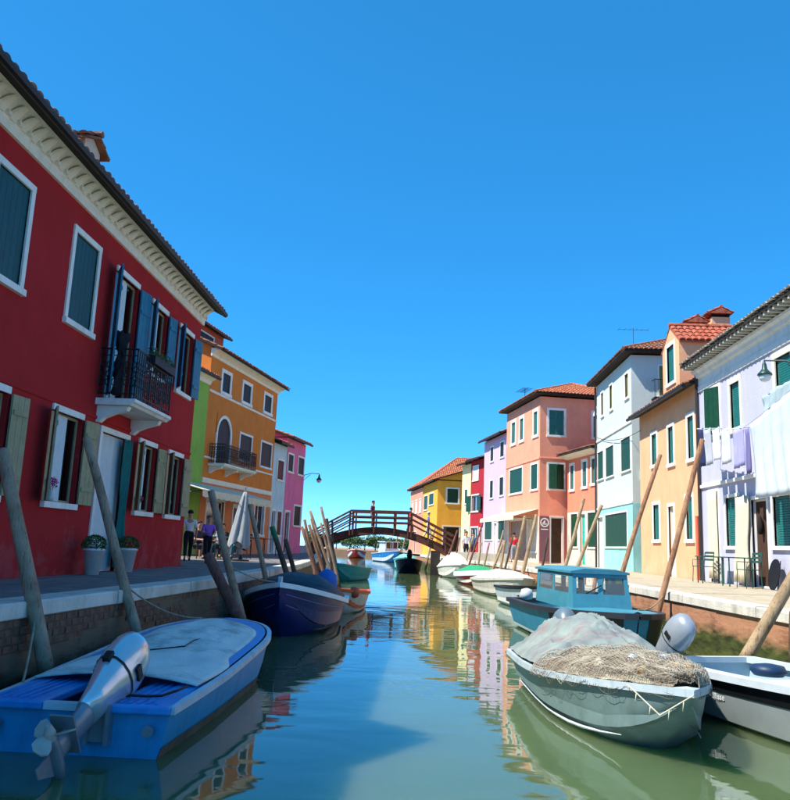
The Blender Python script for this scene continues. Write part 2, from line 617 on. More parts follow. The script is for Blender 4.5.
def make_window(root, pt, o):
    """o: u0,u1,z0,z1 = outer edge of the stone surround"""
    u0, u1, z0, z1 = o['r']
    fw = o.get('fw', .1)
    fm = o.get('frame', M_white)
    k = o.get('kind', 'open')
    a, b, c, d = o['hole']
    wn_ = MB()
    sash = .045
    dep = -.10
    is_door = z0 <= .02
    # sash
    wn_.box(a, a+sash, dep-.02, dep+.02, c, d, pt)
    wn_.box(b-sash, b, dep-.02, dep+.02, c, d, pt)
    wn_.box(a+sash, b-sash, dep-.02, dep+.02, d-sash, d, pt)
    wn_.box(a+sash, b-sash, dep-.02, dep+.02, c, c+sash, pt)
    if not is_door and not o.get('nojamb'):
        wn_.box((a+b)/2-.03, (a+b)/2+.03, dep-.015, dep+.025, c+sash, d-sash, pt)
    w = wn_.obj('door' if is_door else 'window', o.get('sash', M_sage if o.get('nojamb') else M_white), root)
    if o.get('label'):
        w['label'] = o['label']
    # surround
    if fw > 0:
        mb = MB()
        pr = o.get('proud', .035)
        mb.box(u0, u1, -.05, pr, z1-fw, z1, pt)
        if a-u0 > .02:
            mb.box(u0, a, -.05, pr-.004, z0, z1-fw, pt)
            mb.box(b, u1, -.05, pr-.004, z0, z1-fw, pt)
        mb.obj('frame', fm, w)
        if not is_door:
            mb = MB()
            mb.box(u0-.02, u1+.02, -.06, pr+.035, z0-.02, c, pt)
            mb.obj('sill', fm, w)
    pm = o.get('pane', M_dark)
    mb = MB()
    if is_door and k == 'leaf':
        mb.box(a+sash, b-sash, dep-.03, dep, c+.01, d-sash, pt)
        n = 3
        for i in range(n):
            zz0 = c+.15+(d-c-.3)*i/n
            zz1 = c+.15+(d-c-.3)*(i+1)/n-.1
            mb.box(a+sash+.1, b-sash-.1, dep+.001, dep+.014, zz0, zz1, pt)
        mb.obj('door_leaf', pm, w)
    else:
        mb.box(a+sash, b-sash, dep-.012, dep-.004, c+.001, d-sash, pt)
        mb.obj('pane', pm, w)
    if o.get('curtain'):
        cm = o.get('curtain_mat', M_curtain)
        f0, f1 = o['curtain']
        mb = MB()
        rows = []
        for zz in (c+.02, d-.03):
            rows.append([pt(a+(b-a)*(f0+(f1-f0)*i/12), dep+.035+.018*math.sin(i*2.1), zz) for i in range(13)])
        mb.loft(rows, False)
        mb.obj('curtain', cm, w, True)
        if o.get('curtain2'):
            mb = MB()
            mb.box(a+.012, a+(b-a)*.24, dep+.062, dep+.078, c+.01, d-.01, pt)
            mb.obj('inner_leaf', o.get('shut', M_sage), w)
    sm = o.get('shut', M_green)
    wl = (b-a)/2*(.72 if o.get('nojamb') else 1)
    if k == 'shut':
        leaf(pt, a+.005, 1, wl-.008, c+.01, d-.01, 0, -.03, sm, w, slats=o.get('slats', False))
        leaf(pt, b-.005, -1, wl-.008, c+.01, d-.01, 0, -.03, sm, w, slats=o.get('slats', False))
    elif k == 'open':
        aL, aR = o.get('ang', (172, 172))
        if aL is not None:
            leaf(pt, a if aL < 160 else u0+.0, 1, wl, c, d, aL, .06, sm, w, slats=o.get('slats', False))
        if aR is not None:
            leaf(pt, b if aR < 160 else u1-.0, -1, wl, c, d, aR, .06, sm, w, slats=o.get('slats', False))
    elif k == 'blind':
        mb = MB()
        f = o.get('drop', 1.0)
        zz = d-.02
        while zz > d-(d-c)*f+.03:
            mb.box(a+.02, b-.02, -.06, -.045, zz-.05, zz, pt)
            zz -= .06
        mb.obj('roller_blind', sm, w)
    return w

def prep(ops):
    holes = []
    for o in ops:
        u0, u1, z0, z1 = o['r']
        fw = o.get('fw', .1)
        sw = .01 if o.get('nojamb') else fw
        o['hole'] = (u0+sw, u1-sw, z0 if z0 <= .02 else z0+fw*.75, z1-fw)
        holes.append(o['hole'])
    return holes

def tile_slope(mb, A, B, C, D, step=.21, course=.36, amp=.06):
    """barrel tiles over the slope A-B (eave), D-C (ridge)"""
    A, B, C, D = map(Vector, (A, B, C, D))
    ex = (B-A).normalized()
    L = (B-A).length
    nn = ex.cross(D-A).normalized()
    if nn.z < 0:
        nn = -nn
    up = nn.cross(ex)
    if up.z < 0:
        up = -up
    h = (D-A).dot(up)
    dx = (D-A).dot(ex)
    cx = (C-A).dot(ex)
    n = max(2, int(L/step))
    st = L/n
    for i in range(n):
        x = (i+.5)*st
        hh = h
        if x < dx:
            hh = h*x/dx
        elif x > cx:
            hh = h*(L-x)/(L-cx)
        m = max(1, int(round(hh/course)))
        jit = random.uniform(-.015, .015)
        for j in range(m):
            y0, y1 = hh*j/m-.03+jit*(j == 0), hh*(j+1)/m
            l0, l1 = .03+random.uniform(0, .008), .008
            rings = []
            for yy, lft, rr in ((y0, l0, 1.0), (y1, l1, .86)):
                rings.append([A+ex*(x+math.cos(t)*st*.47*rr)+up*yy+nn*(lft+math.sin(t)*amp*rr) for t in [math.pi*q/5 for q in range(6)]])
            mb.loft(rings, False)
            mb.f.append(tuple(range(len(mb.v)-12, len(mb.v)-6)))

def gable_roof(root, W, D, z, rise, ov=.35, side=.12, tm=None, gutter=True, back=True, thick=.09, x0=0.0):
    """ridge parallel to the front"""
    tm = tm or M_tile
    mb = MB()
    sl = rise/(D/2)
    e0, e1 = -ov, D+ov
    ze = z-ov*sl
    zr = z+rise
    a, b = x0-side, x0+W+side
    mb.box8([(a, e0, ze), (b, e0, ze), (b, D/2, zr), (a, D/2, zr), (a, e0, ze+thick), (b, e0, ze+thick), (b, D/2, zr+thick), (a, D/2, zr+thick)])
    mb.box8([(a, D/2, zr), (b, D/2, zr), (b, e1, ze), (a, e1, ze), (a, D/2, zr+thick), (b, D/2, zr+thick), (b, e1, ze+thick), (a, e1, ze+thick)])
    r = mb.obj('roof', M_soffit, root)
    mb = MB()
    tile_slope(mb, (a, e0, ze+thick), (b, e0, ze+thick), (b, D/2, zr+thick), (a, D/2, zr+thick))
    if back:
        tile_slope(mb, (b, e1, ze+thick), (a, e1, ze+thick), (a, D/2, zr+thick), (b, D/2, zr+thick))
    mb.tube([(a, D/2, zr+thick+.04), (b, D/2, zr+thick+.04)], .09, 8)
    t = mb.obj('roof_tiles', tm, r)
    t['kind'] = 'stuff'
    # gable ends
    mb = MB()
    for x in (x0+.0, x0+W):
        mb.poly([(x, 0, z), (x, D, z), (x, D/2, zr)])
    if gutter:
        g = MB()
        g.tube([(a, e0-.06, ze+.03), (b, e0-.06, ze+.03)], .065, 8)
        g.obj('gutter', M_gutter, root)
    return r, mb

def hip_roof(root, W, D, z, rise, ov=.35, tm=None, thick=.09):
    tm = tm or M_tile
    a, b, c, d = -ov, W+ov, -ov, D+ov
    run = min(b-a, d-c)/2
    if (b-a) >= (d-c):
        r1, r2 = Vector((a+run, (c+d)/2, z+rise)), Vector((b-run, (c+d)/2, z+rise))
    else:
        r1, r2 = Vector(((a+b)/2, c+run, z+rise)), Vector(((a+b)/2, d-run, z+rise))
    P = [Vector((a, c, z)), Vector((b, c, z)), Vector((b, d, z)), Vector((a, d, z))]
    mb = MB()
    up = Vector((0, 0, thick))
    mb.box(a, b, c, d, z, z+thick-.005)
    t = MB()
    if (b-a) >= (d-c):
        faces = [(P[0], P[1], r2, r1), (P[1], P[2], r2, r2), (P[2], P[3], r1, r2), (P[3], P[0], r1, r1)]
        hips = [(P[0], r1), (P[1], r2), (P[2], r2), (P[3], r1), (r1, r2)]
    else:
        faces = [(P[0], P[1], r1, r1), (P[1], P[2], r2, r1), (P[2], P[3], r2, r2), (P[3], P[0], r1, r2)]
        hips = [(P[0], r1), (P[1], r1), (P[2], r2), (P[3], r2), (r1, r2)]
    for A, B, C, Dd in faces:
        mb.poly([A+up, B+up, C+up] if (C-Dd).length < .01 else [A+up, B+up, C+up, Dd+up])
        tile_slope(t, A+up, B+up, C+up, Dd+up)
    for p, q in hips:
        if (p-q).length > .05:
            t.tube([p+up*1.4, q+up*1.4], .09, 8)
    r = mb.obj('roof', M_soffit, root)
    tt = t.obj('roof_tiles', tm, r)
    tt['kind'] = 'stuff'
    return r

def profile(mb, pt, u0, u1, prof):
    mb.loft([[pt(u0, d, z) for d, z in prof], [pt(u1, d, z) for d, z in prof]], True, True, True)

def house(name, label, loc, ang, W, D, H, wm, fo=(), so=(), near=None, base=None):
    root = empty(name, (loc[0], loc[1], 1.0), R(ang))
    tag(root, label, 'house')
    mb = MB()
    wall_panel(mb, front, W, H, prep(fo), z0=-.05)
    sp_r, sp_l = right_side(W), left_side(D)
    wall_panel(mb, sp_r, D, H, prep(so) if near == 'R' else [], z0=-.05)
    wall_panel(mb, sp_l, D, H, prep(so) if near == 'L' else [], z0=-.05)
    mb.poly([(0, D, -.05), (W, D, -.05), (W, D, H), (0, D, H)])
    mb.poly([(0, 0, H), (W, 0, H), (W, D, H), (0, D, H)])
    for o in fo:
        make_window(root, front, o)
    for o in so:
        make_window(root, sp_r if near == 'R' else sp_l, o)
    return root, mb

def chimney(parent, x, y, z0, w, d, h, wm, tm, flare=False):
    mb = MB()
    mb.box(x-w/2, x+w/2, y-d/2, y+d/2, z0-.6, z0+h)
    mb.box(x-w/2-.05, x+w/2+.05, y-d/2-.05, y+d/2+.05, z0+h*.62, z0+h*.66)
    c = mb.obj('chimney', wm, parent)
    mb = MB()
    for dx in (-1, 1):
        for dy in (-1, 1):
            mb.box(x+dx*(w/2-.06)-.05, x+dx*(w/2-.06)+.05, y+dy*(d/2-.06)-.05, y+dy*(d/2-.06)+.05, z0+h, z0+h+.16)
    mb.box(x-w/2+.1, x+w/2-.1, y-d/2+.1, y+d/2-.1, z0+h, z0+h+.14)
    mb.obj('chimney_vent', M_void, c)
    t = MB()
    a, b, e, f = x-w/2-.1, x+w/2+.1, y-d/2-.1, y+d/2+.1
    zt = z0+h+.16
    tile_slope(t, (a, e, zt), (b, e, zt), (b, y, zt+.22), (a, y, zt+.22), step=.17, course=.3, amp=.06)
    tile_slope(t, (b, f, zt), (a, f, zt), (a, y, zt+.22), (b, y, zt+.22), step=.17, course=.3, amp=.06)
    t.box8([(a, e, zt-.03), (b, e, zt-.03), (b, f, zt-.03), (a, f, zt-.03), (a, y-.01, zt+.2), (b, y-.01, zt+.2), (b, y+.01, zt+.2), (a, y+.01, zt+.2)])
    t.tube([(a, y, zt+.25), (b, y, zt+.25)], .06, 6)
    tt = t.obj('chimney_tiles', tm, c)
    tt['kind'] = 'stuff'
    return c

# ------------------------------------------------------------------ left bank: dark red house
def U(u0, u1, z0, z1, **k):
    k['r'] = (u0, u1, z0, z1)
    return k
S_red = stucco('dark_red', (174, 42, 44), (150, 34, 38))
ups = [U(4.1, 5.2, 4.03, 5.69, kind='shut', shut=M_teal), U(6.13, 7.22, 4.03, 5.69, kind='shut', shut=M_teal), U(8.55, 9.65, 4.03, 5.69, kind='shut', shut=M_teal),
       U(10.40, 11.58, 3.10, 5.66, kind='open', shut=M_bluesh, ang=(150, 172), nojamb=1, curtain=(.02, .62), curtain2=1),
       U(12.36, 13.40, 4.0, 5.64, kind='open', shut=M_bluesh, ang=(150, 172), nojamb=1, curtain=(.02, .62), curtain2=1),
       U(14.27, 15.40, 4.0, 5.65, kind='open', shut=M_bluesh, ang=(150, 172), nojamb=1, curtain=(.02, .62), curtain2=1)]
los = [U(6.13, 7.25, 1.08, 2.68, kind='open', shut=M_sage, ang=(150, 174), nojamb=1, curtain=(.02, .62), curtain2=1),
       U(8.55, 9.70, 1.08, 2.69, kind='open', shut=M_sage, ang=(150, 172), nojamb=1, curtain=(.02, .62), curtain2=1),
       U(10.42, 11.86, 0, 2.62, kind='curtained', fw=.1, curtain=(.06, .98), label='white framed doorway hung with pale curtain'),
       U(12.38, 13.47, 1.1, 2.66, kind='open', shut=M_sage, ang=(150, 172), nojamb=1, curtain=(.02, .62), curtain2=1),
       U(14.27, 15.38, 1.1, 2.65, kind='open', shut=M_sage, ang=(150, 172), nojamb=1, curtain=(.02, .62), curtain2=1)]
red, wmb = house('red_house', 'dark red stuccoed house with ornate white cornice and iron balcony', (-5.95, 3.5), 90, 15.95, 7.0, 6.30, S_red, ups+los)
# rear wing along the side alley
wmb.box(15.96, 19.3, 2.8, 7.0, -.05, 6.3)
r_, gm = gable_roof(red, 15.95, 7.0, 6.62, 1.75, ov=.50, side=.18, tm=M_tileold)
wmb.v, wmb.f  # gable triangles join the wall
base_n = len(wmb.v)
wmb.v += gm.v
wmb.f += [tuple(i+base_n for i in f) for f in gm.f]
wmb.poly([(0, 0, 6.3), (15.95, 0, 6.3), (15.95, 0, 6.62), (0, 0, 6.62)])
wmb.obj('wall', S_red, red)
mb = MB()
mb.box8([(15.96, 2.4, 6.28), (19.6, 2.4, 6.28), (19.6, 4.9, 7.3), (15.96, 4.9, 7.3), (15.96, 2.4, 6.4), (19.6, 2.4, 6.4), (19.6, 4.9, 7.42), (15.96, 4.9, 7.42)])
mb.box8([(15.96, 4.9, 7.3), (19.6, 4.9, 7.3), (19.6, 7.4, 6.28), (15.96, 7.4, 6.28), (15.96, 4.9, 7.42), (19.6, 4.9, 7.42), (19.6, 7.4, 6.4), (15.96, 7.4, 6.4)])
mb.obj('wing_roof', M_tileold, red)
M_corn = mat('cornice_plaster', (238, 232, 214), .85, .06, 5, .3, 30, stain=((190, 180, 156), 4, .5, (1, 1, 1)))
mb = MB()
profile(mb, front, -.12, 16.05, [(.002, 6.08), (.05, 6.08), (.06, 6.20), (.075, 6.23), (.09, 6.30), (.12, 6.36), (.18, 6.42), (.26, 6.46), (.29, 6.48), (.29, 6.54), (.002, 6.54)])
cor = mb.obj('cornice', M_corn, red)
# moulded shells along the cove
shell = MB()
rings = []
for q in range(5):
    t = q/4
    rr = .105*math.sin(math.pi*(.25+.6*t))
    rings.append([(rr*math.cos(a), -(.075+.28*t*t), 6.235+.20*t+.0*a - .05*math.sin(a)*0) if False else (rr*math.cos(a), -(.07+.19*t**1.8+.022*math.sin(a)), 6.24+.19*t-.015*math.sin(a)) for a in [math.pi*k/6 for k in range(7)]])
shell.loft(rings, False)
shell_me = shell.mesh('cornice_shell', M_corn, True)
dent = MB()
dent.box(-.035, .035, -.13, -.07, 6.235, 6.30)
dent_me = dent.mesh('cornice_dentil', M_corn)
x = .2
while x < 15.95:
    link_mesh('cornice_shell', shell_me, cor, (x, 0, 0))
    link_mesh('cornice_dentil', dent_me, cor, (x+.145, 0, 0))
    x += .29
mb = MB()
profile(mb, front, 0, 15.95, [(.001, 2.70), (.02, 2.70), (.028, 2.73), (.02, 2.76), (.001, 2.76)])
mb.obj('string_course', S_red, red)
# dormer on the red roof
mb = MB()
mb.box(10.62, 11.32, 1.0, 3.3, 6.6, 8.34)
mb.poly([(10.62, 1.0, 8.34), (11.32, 1.0, 8.34), (10.97, 1.0, 8.5)])
dm = mb.obj('dormer', stucco('dormer_plaster', (206, 190, 170)), red)
t = MB()
for s in (-1, 1):
    xe = 10.97+s*.5
    A, B = (xe, .85, 8.32), (xe, 3.3, 8.32)
    if s > 0:
        tile_slope(t, A, B, (10.97, 3.3, 8.56), (10.97, .85, 8.56), step=.2)
    else:
        tile_slope(t, B, A, (10.97, .85, 8.56), (10.97, 3.3, 8.56), step=.2)
    q = [(xe, .85, 8.27), (10.97+s*.001, .85, 8.5), (10.97+s*.001, 3.3, 8.5), (xe, 3.3, 8.27)]
    t.box8(q+[(x_, y_, z_+.05) for x_, y_, z_ in q])
t.tube([(10.97, .82, 8.6), (10.97, 3.3, 8.6)], .07, 8)
tt = t.obj('dormer_tiles', M_tileold, dm)
tt['kind'] = 'stuff'
# broad gabled attic front over the near end of the roof
mb = MB()
ga, gb, gp = .05, 3.2, 8.5
mb.box8([(ga, .25, 6.5), (gb, .25, 6.5), (gb, 3.0, 6.5), (ga, 3.0, 6.5), ((ga+gb)/2-.02, .25, gp), ((ga+gb)/2+.02, .25, gp), ((ga+gb)/2+.02, 3.0, gp), ((ga+gb)/2-.02, 3.0, gp)])
ag = mb.obj('attic_gable', S_red, red)
t = MB()
gm_ = (ga+gb)/2
tile_slope(t, (gb+.1, .1, 6.5), (gb+.1, 3.0, 6.5), (gm_, 3.0, gp+.06), (gm_, .1, gp+.06))
tile_slope(t, (ga-.1, 3.0, 6.5), (ga-.1, .1, 6.5), (gm_, .1, gp+.06), (gm_, 3.0, gp+.06))
tt = t.obj('gable_tiles', M_tileold, ag)
tt['kind'] = 'stuff'

# balcony of the red house
def balcony(root, u0, u1, dd, z, top, wm=M_white, rail_mat=M_iron, n_br=2, plant=False):
    mb = MB()
    profile(mb, front, u0, u1, [(.0, z-.12), (dd-.08, z-.12), (dd-.04, z-.08), (dd, z-.06), (dd, z), (.0, z)])
    b = mb.obj('balcony', wm, root, bevel=.008)
    for i in range(n_br):
        u = u0+.18+(u1-u0-.36)*i/(n_br-1)
        m2 = MB()
        pr = [(.0, z-.42), (.06, z-.42), (.14, z-.34), (.3, z-.27), (dd*.75, z-.2), (dd*.8, z-.125), (.0, z-.125)]
        m2.loft([[front(u-.07, d, zz) for d, zz in pr], [front(u+.07, d, zz) for d, zz in pr]], True, True, True)
        m2.obj('bracket', wm, b)
    r = MB()
    e = .05
    path = [(u0+e, 0), (u0+e, dd-e), (u1-e, dd-e), (u1-e, 0)]
    def P(u, d, zz):
        return front(u, d, zz)
    for (ua, da), (ub, db) in zip(path, path[1:]):
        for zz, rr in ((z+.09, .012), (top-.12, .01), (top, .018)):
            r.tube([P(ua, da, zz), P(ub, db, zz)], rr, 6)
        L = math.hypot(ub-ua, db-da)
        n = max(2, int(L/.105))
        for i in range(n+1):
            t = i/n
            u, d = ua+(ub-ua)*t, da+(db-da)*t
            r.tube([P(u, d, z+.0), P(u, d, top)], .011, 5, False)
            if i < n:      # scrolls between the bars
                t2 = (i+.5)/n
                uu, d2 = ua+(ub-ua)*t2, da+(db-da)*t2
                du, dn = (ub-ua)/L, (db-da)/L
                for zc, rad in ((z+.3, .045), (z+.45, .045), (z+.62, .045)):
                    r.tube([P(uu+du*rad*math.cos(a), d2+dn*rad*math.cos(a), zc+rad*1.4*math.sin(a)) for a in [2*math.pi*q/8 for q in range(9)]], .010, 4, False)
    r.obj('railing', rail_mat, b)
    return b
balcony(red, 10.10, 12.12, .72, 3.07, 3.98)

M_leaf = mat('dark_leaf', (34, 62, 26), .6, .5, 12, col2=(70, 104, 42))
M_leafb = mat('mid_leaf', (60, 92, 36), .6, .5, 12, col2=(98, 130, 56))
def leaves(mb, fn, n, size):
    for _ in range(n):
        p = Vector(fn())
        a = Vector((random.gauss(0, 1), random.gauss(0, 1), random.gauss(0, 1))).normalized()
        b = a.orthogonal().normalized()
        s = size*random.uniform(.6, 1.3)
        mb.poly([p-a*s, p+b*s*.5, p+a*s, p-b*s*.5])

# teal door curtain tied beside the doorway
def curtain(name, label, pts_top, pts_bot, m, folds=7, amp=.03, pinch=None, cat='curtain', group=None, rows=8):
    """cloth hanging between an upper and a lower edge (world points)"""
    A, B = Vector(pts_top[0]), Vector(pts_top[1])
    C, D = Vector(pts_bot[0]), Vector(pts_bot[1])
    n = folds*6
    nrm = (B-A).cross(C-A).normalized()
    mb = MB()
    rings = []
    for j in range(rows+1):
        v = j/rows
        l, r = A.lerp(C, v), B.lerp(D, v)
        if pinch:
            pc, pw = pinch
            k = 1-(1-pw)*math.exp(-((v-pc)/.18)**2)
            mid = l.lerp(r, .5)
            l, r = mid.lerp(l, k), mid.lerp(r, k)
        rings.append([l.lerp(r, i/n)+nrm*amp*(.35+.65*v)*(math.sin(2*math.pi*folds*i/n+1.2*math.sin(3*v)) + .4*math.sin(9.7*i/n+4*v)) + Vector((0, 0, -(.035*abs(math.sin(math.pi*i/n*max(1, folds//2)))*(1-v) - .05*v*mnoise.noise(Vector((i/n*3.1, A.y, 1.7)))))) + (r-l).normalized()*(.03*math.sin(2.2*v+A.y)) for i in range(n+1)])
    mb.loft(rings, False)
    o = mb.obj(name, m, None, True)
    so_ = o.modifiers.new('solid', 'SOLIDIFY')
    so_.thickness = .006
    tag(o, label, cat, group)
    return o
curtain('door_curtain', 'teal curtain gathered at the side of the red house doorway', [(-5.86, 14.92, 3.52), (-5.86, 15.34, 3.52)], [(-5.84, 14.95, 1.08), (-5.84, 15.36, 1.08)],
        mat('teal_cloth', (28, 108, 104), .9, .15, 8), 5, .03, (.55, .55))

M_pot = mat('white_pot', (222, 222, 220), .45, .05, 8, stain=((160, 155, 145), 5, .4))
def potted(loc, label):
    r = empty('potted_plant', loc)
    tag(r, label, 'potted plant', 'white pots beside the red house door')
    mb = MB()
    mb.lathe([(.10, 0), (.115, 0), (.17, .40), (.185, .40), (.185, .44), (.16, .44), (.15, .40)], 20)
    mb.obj('pot', M_pot, r, True)
    mb = MB()
    mb.lathe([(.148, .38), (.01, .4)], 16)
    mb.obj('soil', mat('soil', (52, 40, 30), .95), r)
    mb = MB()
    def fn():
        a, z = random.uniform(0, 6.28), random.uniform(-.6, 1)
        q = math.sqrt(max(0, 1-z*z))*.2*random.uniform(.8, 1.05)
        return (q*math.cos(a), q*math.sin(a), .50+z*.16)
    leaves(mb, fn, 900, .022)
    mb.obj('foliage', M_leaf, r)
potted((-5.62, 13.45, 1.0), 'clipped plant in tapered white pot on the flowered window side of door')
potted((-5.62, 15.0, 1.0), 'clipped plant in tapered white pot under the teal door curtain')

def flower_pot(loc, label, petal, s=1.0):
    r = empty('flower_vase', loc)
    tag(r, label, 'flower vase')
    mb = MB()
    mb.lathe([(.035*s, 0), (.06*s, .05*s), (.055*s, .12*s), (.04*s, .15*s), (.05*s, .17*s)], 12)
    mb.obj('vase', M_pot, r, True)
    mb = MB()
    for k in range(7):
        a = k*.9
        mb.tube([(0, 0, .1*s), (.03*math.cos(a), .03*math.sin(a), .22*s), (.07*math.cos(a), .07*math.sin(a), .28*s)], .004, 4)
    mb.obj('stem', M_leaf, r)
    mb = MB()
    leaves(mb, lambda: (random.gauss(0, .05*s), random.gauss(0, .05*s), .3*s+random.gauss(0, .035*s)), 130, .022)
    mb.obj('blossom', petal, r)
flower_pot((-5.90, 12.25, 2.165), 'white vase of magenta flowers on the window sill of red house', mat('magenta_petal', (196, 40, 140), .7, .2, 9))
flower_pot((-5.90, 16.1, 2.18), 'little vase of dull red flowers on sill beside red house doorway', mat('dull_red_petal', (150, 60, 70), .7, .2, 9), .8)
bx_ = empty('window_box', (-5.28, 14.9, 4.9))
tag(bx_, 'dark planter box of trailing leaves on the balcony railing', 'planter')
mb = MB()
mb.box(-.09, .09, -.6, .6, -.02, .14)
mb.obj('box', M_darksh, bx_)
mb = MB()
leaves(mb, lambda: (random.gauss(0, .07), random.uniform(-.6, .6), .16+random.gauss(0, .06)), 500, .03)
mb.obj('foliage', M_leaf, bx_)
cl = MB()
rings = []
for j in range(9):
    z = 5.28-j*.14
    rings.append([(-5.60+.075*(1+.45*math.sin(j*1.7))*math.cos(a)+.035*math.sin(3*a+j*1.3), 13.66+.10*(1+.3*math.cos(j*1.1))*math.sin(a)+.03*math.cos(2*a+j), z+.03*math.sin(5*a+j)) for a in [2*math.pi*k/14 for k in range(14)]])
cl.loft(rings, True, True, True)
tag(cl.obj('hanging_coat', mat('black_cloth', (26, 26, 34), .95, .4, 8), None, True), 'black bundle of clothing hung over the end of iron balcony', 'clothing')

# ------------------------------------------------------------------ left bank: the row beyond the square
ODIR = Vector((1.3, 8.5)).normalized()
OANG = math.degrees(math.atan2(ODIR.y, ODIR.x))
def OP(u):
    return (-9.3+ODIR.x*u, 33.0+ODIR.y*u)
def finish(root, mb, gm, wm):
    if gm:
        n = len(mb.v)
        mb.v += gm.v
        mb.f += [tuple(i+n for i in f) for f in gm.f]
    return mb.obj('wall', wm, root)

S_lime = stucco('lime_green', (146, 184, 84))
green, mb = house('green_house', 'lime green house squeezed against the orange house', OP(-4.2), OANG, 3.7, 5, 7.25, S_lime,
    [U(.9, 1.8, 4.3, 5.7, kind='shut', shut=M_green, frame=M_white), U(.6, 1.6, 0, 2.3, kind='leaf', pane=M_green)])
r_, gm = gable_roof(green, 3.7, 5, 7.45, 1.0, ov=.4, side=.05)
finish(green, mb, gm, S_lime)
m2 = MB()
profile(m2, front, 0, 3.7, [(.002, 7.05), (.06, 7.05), (.12, 7.2), (.3, 7.3), (.3, 7.36), (.002, 7.36)])
m2.obj('cornice', M_corn, green)

S_or = stucco('orange', (216, 128, 60), (190, 106, 54))
S_or2 = stucco('pale_orange', (222, 136, 92), (196, 112, 76))
W_o = 8.5
fo = [U(1.14, 2.30, 6.93, 8.06, shut=M_darksh, kind='shut', fw=.16), U(3.56, 4.85, 6.95, 8.08, shut=M_darksh, kind='shut', fw=.16), U(6.45, 7.75, 6.98, 8.1, shut=M_darksh, kind='shut', fw=.16),
      U(1.05, 2.75, 3.75, 6.02, shut=M_darksh, kind='shut', fw=.0, z_arch=1), U(3.7, 5.35, 4.28, 5.62, shut=M_darksh, kind='shut', fw=.1), U(6.5, 8.2, 4.26, 5.62, shut=M_darksh, kind='shut', fw=.1),
      U(3.5, 4.75, 0, 2.25, kind='leaf', pane=mat('dark_door', (44, 36, 34), .5), fw=.12), U(6.2, 7.75, .85, 2.5, kind='glass', fw=.12), U(.6, 2.6, 0, 2.35, kind='glass', fw=.1)]
orange, mb = house('orange_house', 'three storey ochre orange house with arched balcony window', OP(-.5), OANG, W_o, 7, 8.45, S_or, fo)
r_, gm = gable_roof(orange, W_o, 7, 8.75, 1.5, ov=.55, side=.25, tm=M_tileold, gutter=False)
mb.box(0, W_o, .001, 7, 8.45, 8.75)
finish(orange, mb, gm, S_or)
m2 = MB()
profile(m2, front, -.1, W_o+.1, [(.002, 8.32), (.05, 8.32), (.07, 8.44), (.2, 8.5), (.36, 8.56), (.40, 8.58), (.40, 8.66), (.002, 8.66)])
m2.obj('cornice', M_corn, orange)
for z0, z1 in ((6.80, 6.90), (3.98, 4.06), (2.95, 3.16)):
    m2 = MB()
    xs_ = [(0, W_o)] if z0 != 3.98 else [(0, 1.02), (2.78, W_o)]
    for a_, b_ in xs_:
        profile(m2, front, a_, b_, [(.002, z0), (.05, z0), (.06, (z0+z1)/2), (.05, z1), (.002, z1)])
    m2.obj('string_course', M_corn, orange)
# arched head over the balcony window
m2 = MB()
cx, rw, rr, zc = 1.9, .85, .71, 5.2
pts = [math.pi*k/14 for k in range(15)]
m2.loft([[front(cx+rw*math.cos(a), .04, zc+rw*math.sin(a)) for a in pts], [front(cx+rr*math.cos(a), .04, zc+rr*math.sin(a)) for a in pts],
         [front(cx+rr*math.cos(a), -.12, zc+rr*math.sin(a)) for a in pts]], False)
for s_ in (-1, 1):
    xa_, xb_ = sorted((cx+s_*rr, cx+s_*rw))
    m2.box(xa_, xb_, -.1, .04, 3.8, zc, front)
m2.obj('window_arch', M_white, orange)
m2 = MB()
for s in (-1, 1):
    arc = [(cx+s*rr*math.cos(a), zc+rr*math.sin(a)) for a in [math.pi/2*k/8 for k in range(9)]]
    m2.poly([front(x, .02, z) for x, z in arc]+[front(cx, .02, 6.04), front(cx+s*.87, .02, 6.04), front(cx+s*.87, .02, zc)])
m2.obj('spandrel', S_or, orange)
m2 = MB()
wall_panel(m2, lambda u, d, z: front(u, d+.012, z), W_o, 2.95, [(o['r'][0], o['r'][1], o['r'][2], o['r'][3]) for o in fo[6:]], rev=.01)
m2.obj('ground_floor_render', S_or2, orange)
balcony(orange, .5, 4.3, .75, 3.8, 4.62, M_corn, M_iron, 3)

S_coral = stucco('coral_brick', (186, 96, 74))
S_ylw = stucco('warm_yellow', (226, 172, 92))
cw = OP(1.6)
nrm_in = Vector((-ODIR.y, ODIR.x))
tall, mb = house('tall_house', 'coral rendered attic block rising behind the orange house roof', (cw[0]+nrm_in.x*2.2, cw[1]+nrm_in.y*2.2), OANG, 3.9, 5, 10.6, S_coral,
    [U(1.0, 2.75, 9.7, 10.45, kind='shut', shut=M_darksh, fw=.06)])
r_, gm = gable_roof(tall, 3.9, 5, 10.75, .9, ov=.3, side=.2)
mb.box(0, 3.9, .001, 5, 10.6, 10.75)
finish(tall, mb, gm, S_coral)
cw2 = OP(-2.4)
yh, mb = house('yellow_house', 'warm yellow house wall seen above the green house roof', (cw2[0]+nrm_in.x*2.2, cw2[1]+nrm_in.y*2.2), OANG, 3.9, 5, 9.4, S_ylw, [])
r_, gm = gable_roof(yh, 3.9, 5, 9.5, .9, ov=.25, side=.0)
mb.box(0, 3.9, .001, 5, 9.4, 9.5)
finish(yh, mb, gm, S_ylw)

